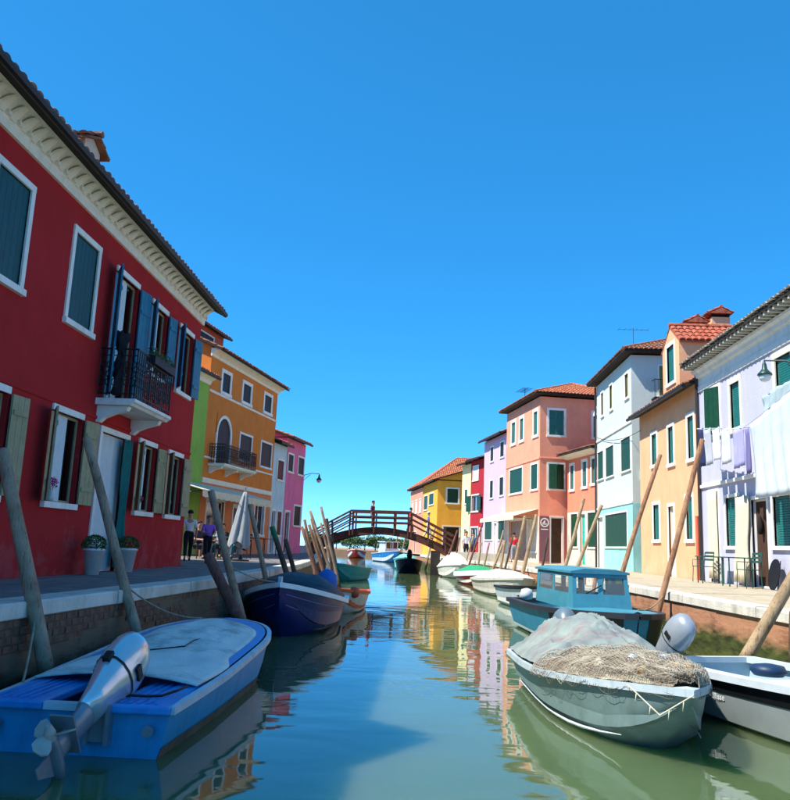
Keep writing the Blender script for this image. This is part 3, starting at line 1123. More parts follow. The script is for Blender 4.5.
S_pale = stucco('pale_blue', (190, 214, 220))
pale, mb = house('pale_blue_house', 'narrow pale blue house with maroon shutters beside the orange house', OP(8.02), OANG, 2.1, 6, 5.75, S_pale,
    [U(.6, 1.75, 3.82, 5.0, kind='shut', shut=M_maroon), U(.15, .9, 0, 2.3, kind='leaf', pane=M_maroon), U(1.05, 1.9, .9, 2.3, kind='shut', shut=M_maroon)])
r_, gm = gable_roof(pale, 2.1, 6, 5.85, 1.2, ov=.3, side=0)
finish(pale, mb, gm, S_pale)
S_pk = stucco('candy_pink', (226, 120, 160))
pink_l, mb = house('candy_pink_house', 'candy pink house with dark shutters at the end of the left row', OP(10.14), OANG, 3.3, 6, 6.3, S_pk,
    [U(.15, 1.2, 4.42, 5.52, kind='shut', shut=M_darksh), U(1.95, 3.2, 4.42, 5.55, kind='shut', shut=M_darksh), U(1.7, 3.1, 1.5, 2.75, kind='shut', shut=M_darksh), U(.2, 1.1, 0, 2.35, kind='leaf', pane=M_maroon)])
r_, gm = gable_roof(pink_l, 3.3, 6, 6.35, 1.0, ov=.3, side=.12)
finish(pink_l, mb, gm, S_pk)

# cafe awning in front of the green and orange houses
aw = empty('cafe_awning', (*OP(-4.0), 1.0), R(OANG))
tag(aw, 'cream fabric awning over the cafe below the orange house', 'awning')
m2 = MB()
m2.box8([front(0, .02, 2.86), front(7.6, .02, 2.86), front(7.6, 1.7, 2.42), front(0, 1.7, 2.42), front(0, .02, 2.88), front(7.6, .02, 2.88), front(7.6, 1.7, 2.44), front(0, 1.7, 2.44)])
m2.obj('canopy', M_beigecloth, aw)
m2 = MB()
rings = [[front(7.6*i/60, 1.7+.012*math.sin(i*1.4), 2.44), front(7.6*i/60, 1.715+.02*math.sin(i*1.4), 2.16+.02*math.cos(i*math.pi/2))] for i in range(61)]
m2.loft(rings, False)
m2.obj('valance', M_beigecloth, aw)
for u in (.1, 7.5):
    m2 = MB()
    m2.tube([front(u, .02, 2.2), front(u, 1.68, 2.40)], .02, 6)
    m2.obj('arm', M_iron, aw)

# ------------------------------------------------------------------ right bank
S_lav = stucco('pale_lavender', (188, 188, 208), (166, 164, 188), .06)
M_blindg = mat('green_blind', (26, 110, 104), .55, .15, 8)
fo = [U(.56, 1.95, 4.30, 5.88, kind='open', shut=M_green, ang=(None, 20), fw=.1), U(2.55, 3.55, 4.22, 5.8, kind='blind', shut=M_blindg, fw=.16, frame=mat('cream_frame', (224, 218, 196), .7)),
      U(5.55, 6.75, 4.22, 5.85, kind='blind', shut=M_blindg, fw=.16, frame=mat('cream_frame', (224, 218, 196))), U(8.3, 9.5, 4.22, 5.85, kind='blind', shut=M_blindg, fw=.16), U(11, 12.2, 4.22, 5.85, kind='blind', shut=M_blindg, fw=.16),
      U(.62, 1.55, 0, 2.75, kind='hole', fw=.08), U(1.95, 3.15, .98, 2.52, kind='blind', shut=M_blindg, fw=.1), U(3.75, 4.95, 0, 2.36, kind='hole', fw=.1, pane=mat('brown_doorway', (70, 46, 32), .9, .3, 3)), U(5.1, 6.3, .98, 2.36, kind='blind', shut=M_blindg, fw=.1), U(8.2, 9.4, .98, 2.36, kind='blind', shut=M_blindg, fw=.1)]
lav, mb = house('lavender_house', 'pale lavender house with laundry and green blinds', (8.65, 25.45), -90, 16, 8, 5.95, S_lav, fo)
M_tilegrey = mat('lichened_tile', (150, 142, 128), .92, .25, 5, .3, 30, spec=.2, stain=((104, 92, 80), 4, .6, (1, 1, 1)), col2=(180, 170, 152))
r_, gm = gable_roof(lav, 16, 8, 6.95, 1.7, ov=.55, side=.03, tm=M_tilegrey, gutter=False)
mb.box(0, 16, .001, 8, 5.95, 6.95)
finish(lav, mb, gm, S_lav)
m2 = MB()
profile(m2, front, .0, 16, [(.002, 5.93), (.045, 5.93), (.05, 6.10), (.02, 6.12), (.02, 6.36), (.10, 6.40), (.12, 6.5), (.2, 6.55), (.22, 6.62), (.002, 6.62)])
m2.obj('cornice', M_white, lav)
m2 = MB()
profile(m2, front, .0, 16, [(.002, 2.84), (.06, 2.84), (.07, 2.90), (.06, 2.94), (.002, 2.94)])
m2.obj('string_course', M_white, lav)
# rafter tails and the weathered tile edge under the eave
raf = MB()
raf.box(-.035, .035, -.52, -.02, 6.63, 6.74)
raf_me = raf.mesh('rafter_tail', mat('weathered_wood', (196, 190, 172), .9, .2, 8))
x = .15
while x < 16:
    link_mesh('rafter_tail', raf_me, lav, (x, 0, 0))
    x += .27
m2 = MB()
m2.tube([front(.05, .075, 0), front(.05, .075, 6.6)], .05, 8)
m2.obj('downpipe', mat('dark_pipe', (52, 46, 44), .5, .2, 5), lav)

S_sal = stucco('peach', (236, 176, 134), (218, 154, 114))
S_sal2 = S_sal
fo = [U(1.66, 2.56, 4.02, 5.42, kind='blind', shut=M_blindg, fw=.13), U(3.76, 4.62, 3.85, 5.40, kind='blind', shut=M_blindg, fw=.13), U(5.92, 6.78, 3.80, 5.43, kind='blind', shut=M_blindg, fw=.13),
      U(1.70, 2.72, 1.2, 2.72, kind='blind', shut=M_blindg, fw=.13), U(5.55, 6.45, 1.18, 2.78, kind='blind', shut=M_blindg, fw=.13), U(3.6, 4.45, 0, 2.55, kind='leaf', pane=mat('cream_door', (226, 220, 204), .5), fw=.11)]
sal, mb = house('peach_house', 'peach house with tiled dormer and two capped chimneys', (8.65, 32.6), -90, 7.13, 8, 6.15, S_sal, fo, near='L')
r_, gm = gable_roof(sal, 7.13, 8, 6.3, 1.6, ov=.42, side=.05, tm=M_tileold)
mb.box(0, 7.13, .001, 8, 6.15, 6.3)
# dormer, flush with the front wall
da, db, dz0, dz1, dpk = 3.42, 5.36, 6.1, 8.22, 8.86
dmid = (da+db)/2
n0 = len(mb.v)
hole = (3.98, 4.80, 6.85, 8.2)
wall_panel(mb, lambda u, d, z: front(u+da, d+.012, z), db-da, dz1, [(hole[0]-da, hole[1]-da, hole[2], hole[3])], z0=dz0)
mb.poly([front(da, .012, dz1), front(db, .012, dz1), front(dmid, .012, dpk)])
for xx in (da, db):
    mb.poly([(xx, -.012, dz0), (xx, 4.2, dz0), (xx, 4.2, dz1), (xx, -.012, dz1)])
finish(sal, mb, gm, S_sal)
make_window(sal, front, dict(r=(hole[0]-.14, hole[1]+.14, hole[2]-.1, hole[3]+.14), hole=hole, fw=.14, kind='blind', shut=M_blindg))
t = MB()
for s in (-1, 1):
    xe = dmid+s*((db-da)/2+.12)
    ze = dz1-.12
    if s > 0:
        tile_slope(t, (xe, -.04, ze+.06), (xe, 4.2, ze+.06), (dmid, 4.2, dpk+.08), (dmid, -.04, dpk+.08), step=.22)
    else:
        tile_slope(t, (xe, 4.2, ze+.06), (xe, -.04, ze+.06), (dmid, -.04, dpk+.08), (dmid, 4.2, dpk+.08), step=.22)
    q = [(xe, -.03, ze), (dmid, -.03, dpk+.01), (dmid, 4.2, dpk+.01), (xe, 4.2, ze)]
    t.box8(q+[(a_, b_, c_+.06) for a_, b_, c_ in q])
t.tube([(dmid, -.06, dpk+.13), (dmid, 4.2, dpk+.13)], .09, 8)
tt = t.obj('dormer_tiles', M_tilered, sal)
tt['kind'] = 'stuff'
chimney(sal, 2.6, 1.45, 7.2, .8, .66, 2.2, S_sal, M_tilered)
chimney(sal, 2.6, 2.35, 7.4, .8, .68, 2.38, S_sal, M_tilered)
m2 = MB()
m2.tube([front(6.85, .06, 0), front(6.85, .06, 2.0)], .05, 8)
m2.obj('downpipe', mat('terracotta_pipe', (206, 108, 84), .6), sal)

S_wh = stucco('white', (200, 210, 204), (178, 190, 186), .06)
S_tq = stucco('turquoise', (152, 222, 212), (96, 186, 180), .06)
Ww = 7.1
fo = [U(1.05, 1.75, 7.5, 8.85, kind='blind', shut=M_olive, fw=.1), U(2.95, 3.7, 7.5, 8.85, kind='blind', shut=M_olive, fw=.1), U(5.95, 6.75, 7.5, 8.75, kind='blind', shut=M_olive, fw=.1),
      U(.2, 1.6, 4.35, 5.85, kind='shut', shut=M_green, fw=.06), U(2.05, 3.8, 4.32, 5.86, kind='shut', shut=M_green, fw=.06), U(5.15, 6.9, 4.3, 5.86, kind='shut', shut=M_green, fw=.06),
      U(1.8, 6.2, .98, 2.62, kind='shut', shut=M_green, fw=.08), U(.05, 1.5, 0, 2.6, kind='leaf', fw=.12, pane=M_white)]
whi, mb = house('white_house', 'tall white house with turquoise ground floor and green shutters', (8.75, 41.3), -90, Ww, 9, 9.35, S_wh, fo,
                [U(1.15, 1.95, 7.5, 8.95, kind='shut', shut=M_olive, fw=.06)], near='R')
finish(whi, mb, None, S_wh)
hip_roof(whi, Ww, 9, 9.42, 1.7, ov=.42, tm=M_tileold)
m2 = MB()
wall_panel(m2, lambda u, d, z: front(u, d+.014, z), Ww, 2.86, [(o['r'][0], o['r'][1], o['r'][2], o['r'][3]) for o in fo[6:]], rev=.012)
m2.obj('ground_floor_render', S_tq, whi)
m2 = MB()
rs = right_side(Ww)
wall_panel(m2, lambda u, d, z: rs(u, d+.014, z), 9, 2.86, [], rev=.012)
m2.obj('side_floor_render', stucco('grey_turquoise', (150, 206, 204)), whi)
for z0 in (6.35, 2.87):
    m2 = MB()
    profile(m2, front, 0, Ww, [(.002, z0), (.05, z0), (.06, z0+.05), (.05, z0+.09), (.002, z0+.09)])
    m2.obj('string_course', M_white, whi)
m2 = MB()
for z0 in (7.42, 8.2):
    m2.tube([rs(.9, .02, z0), rs(.9, .4, z0), rs(2.2, .4, z0), rs(2.2, .02, z0)], .02, 6)
for k in range(9):
    m2.tube([rs(.9+1.3*k/8, .4, 7.4), rs(.9+1.3*k/8, .4, 8.2)], .012, 5)
m2.box(.85, 2.25, 0, .45, 7.34, 7.4, rs)
m2.obj('balcony', M_iron, whi)
m2 = MB()
m2.box(.35, .75, 0, .1, 3.9, 4.3, rs)
m2.obj('meter_box', M_white, whi)
m2 = MB()
m2.tube([front(.06, .08, 0), front(.06, .08, 9.3)], .05, 8)
m2.obj('downpipe', mat('dark_pipe', (52, 46, 44)), whi)

# coral house, turned a little towards the camera
CD = Vector((1.1, -5.3)).normalized()
CANG = math.degrees(math.atan2(CD.y, CD.x))
S_cor = stucco('coral', (238, 138, 108), (216, 116, 90))
M_teal2 = mat('bright_teal_door', (24, 178, 150), .5, .1, 5)
fo = [U(.3, 1.12, 4.15, 5.8, kind='blind', shut=M_blindg, fw=.16), U(2.1, 2.96, 4.2, 5.86, kind='blind', shut=M_blindg, fw=.16), U(3.35, 4.1, 4.3, 5.9, kind='blind', shut=M_blindg, fw=.16),
      U(.45, 1.6, .95, 2.95, kind='shut', shut=M_green, fw=.1), U(1.75, 2.75, 0, 2.95, kind='leaf', pane=M_teal2, fw=.14), U(2.85, 4.1, .95, 2.95, kind='shut', shut=M_green, fw=.1)]
cor_h, mb = house('coral_house', 'low coral house with bright teal door between pink and white houses', (8.2, 46.8), CANG, 4.75, 6, 6.25, S_cor, fo)
r_, gm = gable_roof(cor_h, 4.75, 6, 6.35, .7, ov=.65, side=.1, tm=M_tileold, gutter=False)
finish(cor_h, mb, gm, S_cor)
m2 = MB()
profile(m2, front, 0, 4.75, [(.002, 6.02), (.06, 6.02), (.5, 6.16), (.56, 6.2), (.002, 6.2)])
m2.obj('cornice', M_corn, cor_h)
m2 = MB()
wall_panel(m2, lambda u, d, z: front(u, d+.012, z), 4.75, 1.2, [(o['r'][0], o['r'][1], o['r'][2], o['r'][3]) for o in fo[3:]], rev=.01)
m2.obj('plinth', M_stone, cor_h)
# upper gabled storey set back
m2 = MB()
wall_panel(m2, lambda u, d, z: front(u+2.0, d-.9, z), 2.7, 8.5, [(.35, .95, 7.0, 8.1), (1.6, 2.2, 7.0, 8.1)], z0=6.2)
m2.poly([front(2.0, -.9, 8.5), front(4.7, -.9, 8.5), front(3.35, -.9, 9.55)])
m2.poly([(2.0, .9, 6.2), (2.0, 5, 6.2), (2.0, 5, 8.5), (2.0, .9, 8.5)])
m2.poly([(2.0, .9, 8.5), (2.0, 5, 8.5), (3.35, 5, 9.55), (3.35, .9, 9.55)])
m2.poly([(4.7, .9, 8.5), (4.7, 5, 8.5), (3.35, 5, 9.55), (3.35, .9, 9.55)])
up_ = m2.obj('upper_storey', stucco('rose', (236, 160, 140)), cor_h)
for a_ in (2.35, 3.6):
    f = lambda u, d, z: front(u, d-.9, z)
    make_window(cor_h, f, dict(r=(a_-.12, a_+.72, 6.9, 8.22), hole=(a_, a_+.6, 7.0, 8.1), fw=.12, kind='glass', pane=M_curtain))
m2 = MB()
f = lambda u, d, z: front(u, d-.9, z)
for p, q in (((1.9, 8.42), (3.35, 9.6)), ((4.8, 8.42), (3.35, 9.6)), ((1.9, 8.42), (4.8, 8.42))):
    m2.box8([f(p[0], .0, p[1]), f(q[0], .0, q[1]), f(q[0], .12, q[1]), f(p[0], .12, p[1]), f(p[0], .0, p[1]+.12), f(q[0], .0, q[1]+.12), f(q[0], .12, q[1]+.12), f(p[0], .12, p[1]+.12)])
m2.obj('pediment', M_white, cor_h)

# big salmon pink corner house
PD = Vector((1.5, -8.0)).normalized()
PANG = math.degrees(math.atan2(PD.y, PD.x))
def PP(t):      # t metres away from the near corner
    return (6.6-PD.x*t, 47.0-PD.y*t)
S_sp = stucco('salmon_pink', (238, 158, 128), (214, 132, 108))
Wp = 7.0
fo = [U(1.0, 2.2, 7.5, 9.24, kind='blind', shut=M_blindg, fw=.2), U(2.85, 3.95, 7.5, 9.24, kind='blind', shut=M_blindg, fw=.2), U(5.65, 6.75, 7.46, 9.24, kind='blind', shut=M_blindg, fw=.2),
      U(.8, 3.75, 4.25, 6.0, kind='shut', shut=M_green, fw=.12), U(5.3, 6.75, 4.25, 5.95, kind='shut', shut=M_green, fw=.12), U(.7, 4.8, 0, 2.7, kind='hole', fw=.12, pane=mat('shop_front', (150, 112, 78), .5, .3, 2)), U(5.4, 6.6, .6, 2.6, kind='glass', fw=.1)]
so = [U(.42, 1.62, 7.45, 9.2, kind='blind', shut=M_blindg, fw=.14), U(.44, 1.58, 4.25, 5.92, kind='open', shut=M_green, ang=(15, 15), fw=.12), U(.62, 1.5, 0, 2.75, kind='hole', fw=.08, pane=mat('brown_shop', (66, 44, 24), .6, .4, 3)), U(3.2, 4.3, 7.45, 9.2, kind='blind', shut=M_blindg, fw=.14)]
spk, mb = house('salmon_pink_house', 'big salmon pink corner house with hipped tile roof', PP(7.0), PANG, Wp, 6.5, 9.85, S_sp, fo, so, near='R')
finish(spk, mb, None, S_sp)
hip_roof(spk, Wp, 6.5, 9.95, 1.4, ov=.45, tm=M_tile)
rs = right_side(Wp)
for pt_, L_ in ((front, Wp), (rs, 6.5)):
    m2 = MB()
    profile(m2, pt_, 0, L_, [(.002, 6.08), (.04, 6.08), (.05, 6.14), (.04, 6.2), (.002, 6.2)])
    m2.obj('string_course', S_sp, spk)
m2 = MB()
wall_panel(m2, lambda u, d, z: front(u, d+.012, z), Wp, .55, [(.7, 4.8, 0, 2.7)], rev=.01)
m2.obj('plinth', M_stone, spk)
# shop sign beside the side door: mauve panel with a round white emblem
sg = empty('shop_sign', (*PP(0), 1.0), R(PANG))
tag(sg, 'mauve sign panel with round white emblem on the corner house', 'sign')
q_ = lambda u, d, z: (d, u, z)
m2 = MB()
m2.box(.02, .58, .015, .05, .12, 2.72, q_)
m2.obj('panel', mat('mauve_panel', (128, 84, 96), .6, .1, 4), sg)
m2 = MB()
c_, ro, ri = (.30, 2.35), .27, .20
A_ = [2*math.pi*k/24 for k in range(24)]
m2.loft([[q_(c_[0]+ro*math.cos(a), .056, c_[1]+ro*math.sin(a)) for a in A_], [q_(c_[0]+ri*math.cos(a), .056, c_[1]+ri*math.sin(a)) for a in A_]], True)
m2.obj('emblem_ring', M_white, sg)
m2 = MB()
m2.poly([q_(c_[0]-.17, .057, c_[1]-.06), q_(c_[0]+.17, .057, c_[1]-.06), q_(c_[0]+.12, .057, c_[1]-.12), q_(c_[0]-.12, .057, c_[1]-.12)])
m2.poly([q_(c_[0]-.14, .057, c_[1]-.03), q_(c_[0]+.04, .057, c_[1]-.03), q_(c_[0]+.04, .057, c_[1]+.16)])
m2.obj('emblem', M_white, sg)
m2 = MB()
m2.box(.08, .52, .052, .056, 1.93, 1.98, q_)
m2.obj('sign_line', M_white, sg)
# awning over the shop
aw2 = empty('shop_awning', (*PP(7.4), 1.0), R(PANG))
tag(aw2, 'sunlit cream awning over the corner house shop', 'awning')
m2 = MB()
m2.box8([front(-.6, .02, 3.12), front(7.2, .02, 3.12), front(7.2, 1.5, 2.66), front(-.6, 1.5, 2.66), front(-.6, .02, 3.14), front(7.2, .02, 3.14), front(7.2, 1.5, 2.68), front(-.6, 1.5, 2.68)])
m2.obj('canopy', M_beigecloth, aw2)
m2 = MB()
m2.loft([[front(-.6+7.8*i/60, 1.5+.012*math.sin(i*1.4), 2.68), front(-.6+7.8*i/60, 1.51+.02*math.sin(i*1.4), 2.44+.02*math.cos(i*math.pi/2))] for i in range(61)], False)
m2.obj('valance', M_beigecloth, aw2)
for u in (-.5, 7.1):
    m2 = MB()
    m2.tube([front(u, .02, 2.5), front(u, 1.48, 2.66)], .02, 6)
    m2.obj('arm', M_iron, aw2)

S_lil = stucco('lilac', (206, 180, 208), (186, 160, 190), .07)
fo = [U(1.7, 2.7, 6.9, 8.1, kind='shut', shut=M_darksh, fw=.1), U(4.3, 5.4, 6.95, 8.15, kind='shut', shut=M_darksh, fw=.1), U(1.7, 2.75, 4.25, 5.65, kind='shut', shut=M_darksh, fw=.1), U(4.25, 5.4, 4.3, 5.7, kind='shut', shut=M_darksh, fw=.1),
      U(.5, 2.6, 1.3, 2.72, kind='shut', shut=M_green, fw=.08), U(4.1, 5.7, 1.3, 2.7, kind='shut', shut=M_green, fw=.08), U(3.0, 3.9, 0, 2.6, kind='leaf', pane=M_white, fw=.1)]
lil, mb = house('lilac_house', 'pale lilac house with narrow dark shutters and a round chimney', PP(12.9), PANG, 5.85, 6, 8.6, S_lil, fo)
r_, gm = gable_roof(lil, 5.85, 6, 8.7, 1.2, ov=.4, side=.05, tm=M_tileold)
finish(lil, mb, gm, S_lil)
m2 = MB()
m2.lathe([(.28, 8.9), (.28, 9.9), (.42, 10.3), (.48, 10.5), (.3, 10.6)], 14, (3.4, 1.2, 0))
m2.obj('chimney', S_cor, lil, True)
m2 = MB()
m2.tube([(2.9, 2.2, 9.0), (2.9, 2.2, 12.4)], .025, 6)
m2.tube([(1.9, 2.2, 12.3), (3.7, 2.2, 12.3)], .02, 5)
for k in range(6):
    x = 1.9+k*.32
    m2.tube([(x, 1.8, 12.3), (x, 2.6, 12.3)], .014, 4)
m2.tube([(2.2, 2.2, 11.7), (3.5, 2.2, 11.7)], .015, 5)
m2.obj('antenna', M_iron, lil)

S_cr = stucco('crimson', (170, 44, 54), (136, 36, 44))
S_crm = stucco('cream', (240, 222, 164), (214, 194, 140), .06)
DD = Vector((1.6, -5.5)).normalized()
DANG = math.degrees(math.atan2(DD.y, DD.x))
def DP(t):
    return (4.1-DD.x*t, 62.0-DD.y*t)
crim, mb = house('crimson_house', 'crimson house with flowered windows beside the lilac house', DP(2.15), DANG, 3.0, 6, 7.6, S_cr,
    [U(.4, 1.8, 5.95, 7.2, kind='shut', shut=M_curtain, fw=.1), U(.2, 2.0, 3.5, 4.92, kind='open', shut=M_green, ang=(172, 172), fw=.1), U(.2, 2.0, 1.2, 2.4, kind='glass', fw=.1), U(2.2, 2.95, 0, 2.3, kind='leaf', pane=M_maroon)])
r_, gm = gable_roof(crim, 3.0, 6, 7.7, 1.0, ov=.4, side=.05, tm=M_tileold)
finish(crim, mb, gm, S_cr)
crm, mb = house('cream_house', 'slim cream house at the bend next to the crimson house', DP(4.35), DANG, 2.15, 6, 7.45, S_crm,
    [U(.7, 1.5, 4.2, 5.5, kind='shut', shut=M_green, fw=.1), U(.7, 1.5, 0, 2.3, kind='leaf', pane=M_green)])
r_, gm = gable_roof(crm, 2.15, 6, 7.55, 1.0, ov=.4, side=.1, tm=M_tileold)
finish(crm, mb, gm, S_crm)

YD = Vector((1.2, -7.0)).normalized()
YANG = math.degrees(math.atan2(YD.y, YD.x))
S_yel = stucco('bright_yellow', (246, 174, 66), (228, 152, 56))
yl, mb = house('bright_yellow_house', 'bright yellow house with green shutters behind the wooden bridge', (.9-YD.x*7.4, 69-YD.y*7.4), YANG, 7.4, 9, 6.4, S_yel,
    [U(.4, 2.6, 4.0, 5.45, kind='shut', shut=M_green), U(3.2, 5.7, 4.35, 5.5, kind='shut', shut=M_green), U(4.0, 5.0, 0, 2.3, kind='leaf', pane=M_green)],
    [U(.72, 1.95, 4.4, 5.85, kind='shut', shut=M_green, fw=.14), U(.5, 2.1, 0, 2.55, kind='hole', fw=.08)], near='R')
r_, gm = gable_roof(yl, 7.4, 9, 6.5, 1.5, ov=.4, side=.3)
finish(yl, mb, gm, S_yel)
S_fp = stucco('faded_pink', (232, 150, 124), (206, 124, 104))
fp, mb = house('faded_pink_house', 'faded pink house with steep tile roof beyond the yellow house', (.9-YD.x*15.6, 69-YD.y*15.6), YANG, 8.1, 10, 6.3, S_fp,
    [U(1, 2.2, 3.9, 5.3, kind='shut', shut=M_curtain), U(3.4, 4.6, 3.9, 5.3, kind='shut', shut=M_curtain), U(5.8, 7, 3.9, 5.3, kind='shut', shut=M_curtain), U(3.6, 4.6, 0, 2.2, kind='leaf', pane=M_green)])
finish(fp, mb, None, S_fp)
hip_roof(fp, 8.1, 10, 6.4, 3.2, ov=.35, tm=M_tile)

# ------------------------------------------------------------------ wooden bridge
M_bridge = mat('bridge_timber', (82, 44, 34), .7, .3, 6, .3, 30, stain=((60, 28, 24), 6, .6, (1, 1, 1)), col2=(108, 62, 48))
def interp(P, x):
    for (a, za), (b, zb) in zip(P, P[1:]):
        if a <= x <= b:
            return za+(zb-za)*(x-a)/(b-a)
    return P[0][1] if x < P[0][0] else P[-1][1]
br = empty('footbridge', (0, 50, 0))
tag(br, 'arched dark red timber footbridge across the canal', 'bridge')
XA, XB = -7.4, 1.75
def deck_z(x):
    t = (x+2.83)/4.55
    return 2.75-1.25*abs(t)**1.9
def under_z(x):
    t = (x+2.83)/4.1
    return 2.31-1.18*abs(t)**2
xs = [XA+(XB-XA)*i/40 for i in range(41)]
for y in (-1.05, 1.0):
    m2 = MB()
    rings = []
    for x in xs:
        zt, zb = deck_z(x), max(under_z(x), .75)
        zb = min(zb, zt-.15)
        rings.append([(x, y, zb), (x, y+.12, zb), (x, y+.12, zt), (x, y, zt)])
    m2.loft(rings, True, True, True)
    m2.obj('arch_beam', M_bridge, br)
for i in range(40):
    x0, x1 = xs[i]+.008, xs[i+1]-.008
    m2 = MB()
    m2.box8([(x0, -.92, deck_z(x0)-.1), (x1, -.92, deck_z(x1)-.1), (x1, .99, deck_z(x1)-.1), (x0, .99, deck_z(x0)-.1), (x0, -.92, deck_z(x0)-.04), (x1, -.92, deck_z(x1)-.04), (x1, .99, deck_z(x1)-.04), (x0, .99, deck_z(x0)-.04)])
    m2.obj('deck_plank', M_bridge, br)
RT = [(-7.3, 2.2), (-6.75, 2.46), (-4.62, 3.68), (-1.02, 3.72), (1.24, 2.62), (1.7, 2.4)]
posts = [-7.25, -6.0, -4.68, -4.5, -3.2, -1.95, -1.1, -.92, .15, 1.2]
for y in (-1.12, 1.12):
    for x in posts:
        m2 = MB()
        m2.box(x-.05, x+.05, y-.05, y+.05, deck_z(x)-.35, interp(RT, x)+.02)
        m2.obj('post', M_bridge, br)
    for (xa, za), (xb, zb) in zip(RT, RT[1:]):
        for k, dz in enumerate((0, -.34, -.66)):
            h = .06 if k == 0 else .045
            w = .07 if k == 0 else .03
            yy = y-.062*(1 if y < 0 else -1) if k else y
            m2 = MB()
            za2, zb2 = za+dz, zb+dz
            m2.box8([(xa+.002, yy-w, za2-h), (xb-.002, yy-w, zb2-h), (xb-.002, yy+w, zb2-h), (xa+.002, yy+w, za2-h), (xa+.002, yy-w, za2+h), (xb-.002, yy-w, zb2+h), (xb-.002, yy+w, zb2+h), (xa+.002, yy+w, za2+h)])
            m2.obj('rail', M_bridge, br)
for x, w in ((.62, .28), (-6.6, .3)):
    m2 = MB()
    m2.box(x-w, x+w, -1.15, 1.15, -1.2, under_z(x)-.02)
    m2.obj('pier', mat('dark_wet_pier', (46, 38, 32), .8, .3, 5, .4, 20), br)
# landings that carry the bridge ends on the quays
for xa_, xb_ in ((-12, -7.0), (1.4, 5.0)):
    m2 = MB()
    m2.box(xa_, xb_, -1.3, 1.3, .5, 1.44)
    m2.obj('landing', M_stone, br)

# ------------------------------------------------------------------ boats
def hull_shape(L, B, sheer, keel, chine, t0=.55, p=2.0, q=2.0, stern=.9, n=22, draft=-.22, flare=.86):
    """returns functions of t (0 stern .. 1 bow)"""
    def b(t):
        w = B*(stern+(1-stern)*min(1, t/.35))
        if t > t0:
            w = B*max(.015, (1-((t-t0)/(1-t0))**p))**(1/q)
        return w
    return b

def build_hull(root, L, b, s, flare, bow_rake, hull_mat, keel=-.22, chine_z=-.02, n=24, floor=.12, inner_mat=None, rim_mat=None, rim=(.035, .06, .045), boot=None, stripe=None, stem=None):
    T = [i/n for i in range(n+1)]
    # bow stations closer together
    T = [1-(1-t)**1.35 for t in T]
    def Y(t, z):
        k = max(0, (t-.6)/.4)**2
        return L*t - bow_rake*k*(1-min(1, max(0, (z-keel)/(s(t)-keel))))
    rings = []
    for t in T:
        w, zs = b(t), s(t)
        kz = keel+(zs*.55-keel)*max(0, (t-.8)/.2)**2.2
        cz = chine_z+(zs*.45-chine_z)*max(0, (t-.65)/.35)**2
        cz = max(cz, kz+.02)
        if stem:
            q = max(0, (t-stem)/(1-stem))
            kz = keel+(zs-.03-keel)*q**1.15
            cz = max(chine_z+(zs*.45-chine_z)*max(0, (t-.6)/.4)**1.6, kz+.28*(zs-kz))
        half = [(0, kz), (w*flare*.55, kz+(cz-kz)*.45), (w*flare*.97, cz), (w*(flare*.5+.5), cz+(zs-cz)*.45), (w, zs)]
        ring = [(-x, Y(t, z), z) for x, z in reversed(half)]+[(x, Y(t, z), z) for x, z in half[1:]]
        rings.append(ring)
    mb = MB()
    mb.loft(rings, False)
    mb.f.append(tuple(range(len(rings[0]))))
    h = mb.obj('hull', hull_mat, root, False)
    sm = [True]*len(h.data.polygons)
    sm[-1] = False
    h.data.polygons.foreach_set('use_smooth', sm)
    es = h.modifiers.new('split', 'EDGE_SPLIT')
    es.split_angle = R(38)
    if inner_mat:
        mi = MB()
        ri = []
        for t in T:
            if t > .97:
                break
            w, zs = max(.01, b(t)-.045), s(t)
            fz = min(zs-.04, floor+(zs-floor)*max(0, (t-.6)/.4)**3)
            tt = max(t, .008)
            ri.append([(-w, L*tt, zs-.005), (-w*.93, L*tt, fz), (w*.93, L*tt, fz), (w, L*tt, zs-.005)])
        mi.loft(ri, False)
        mi.f.append((0, 1, 2, 3))
        mi.obj('interior', inner_mat, root)
    if rim_mat:
        mr = MB()
        o, i, hgt = rim
        for sd in (-1, 1):
            rr = []
            for t in T:
                w, zs = b(t), s(t)
                wi = max(.0, w-i)
                o_ = o*min(1, (1-t)/.06+.12)
                rr.append([(sd*(w+o_), L*t+o*(t > .98), zs-hgt), (sd*(w+o_), L*t+o*(t > .98), zs+.018), (sd*wi, L*t-(i if t > .98 else 0), zs+.022), (sd*wi, L*t-(i if t > .98 else 0), zs-hgt)])
            mr.loft(rr, True, True, True)
        w, zs = b(0), s(0)
        mr.box(-w+.01, w-.01, -o, .05, zs-hgt, zs+.016)
        mr.obj('gunwale', rim_mat, root, False)
    if boot:
        mb_ = MB()
        for sd in (-1, 1):
            rr = []
            for ring in rings:
                m_ = len(ring)
                lo = Vector(ring[m_//2+2 if sd > 0 else m_//2-2])
                hi = Vector(ring[m_//2+3 if sd > 0 else m_//2-3])
                z0, z1 = boot[0], boot[1]
                def at(z):
                    k = (z-lo.z)/max(.001, hi.z-lo.z)
                    k = min(max(k, 0), 1)
                    p_ = lo.lerp(hi, k)
                    p_.x += sd*.006
                    return p_
                rr.append([at(z0), at(z1)])
            mb_.loft(rr, False)
        mb_.obj('boot_stripe', boot[2], root)
    return T, rings

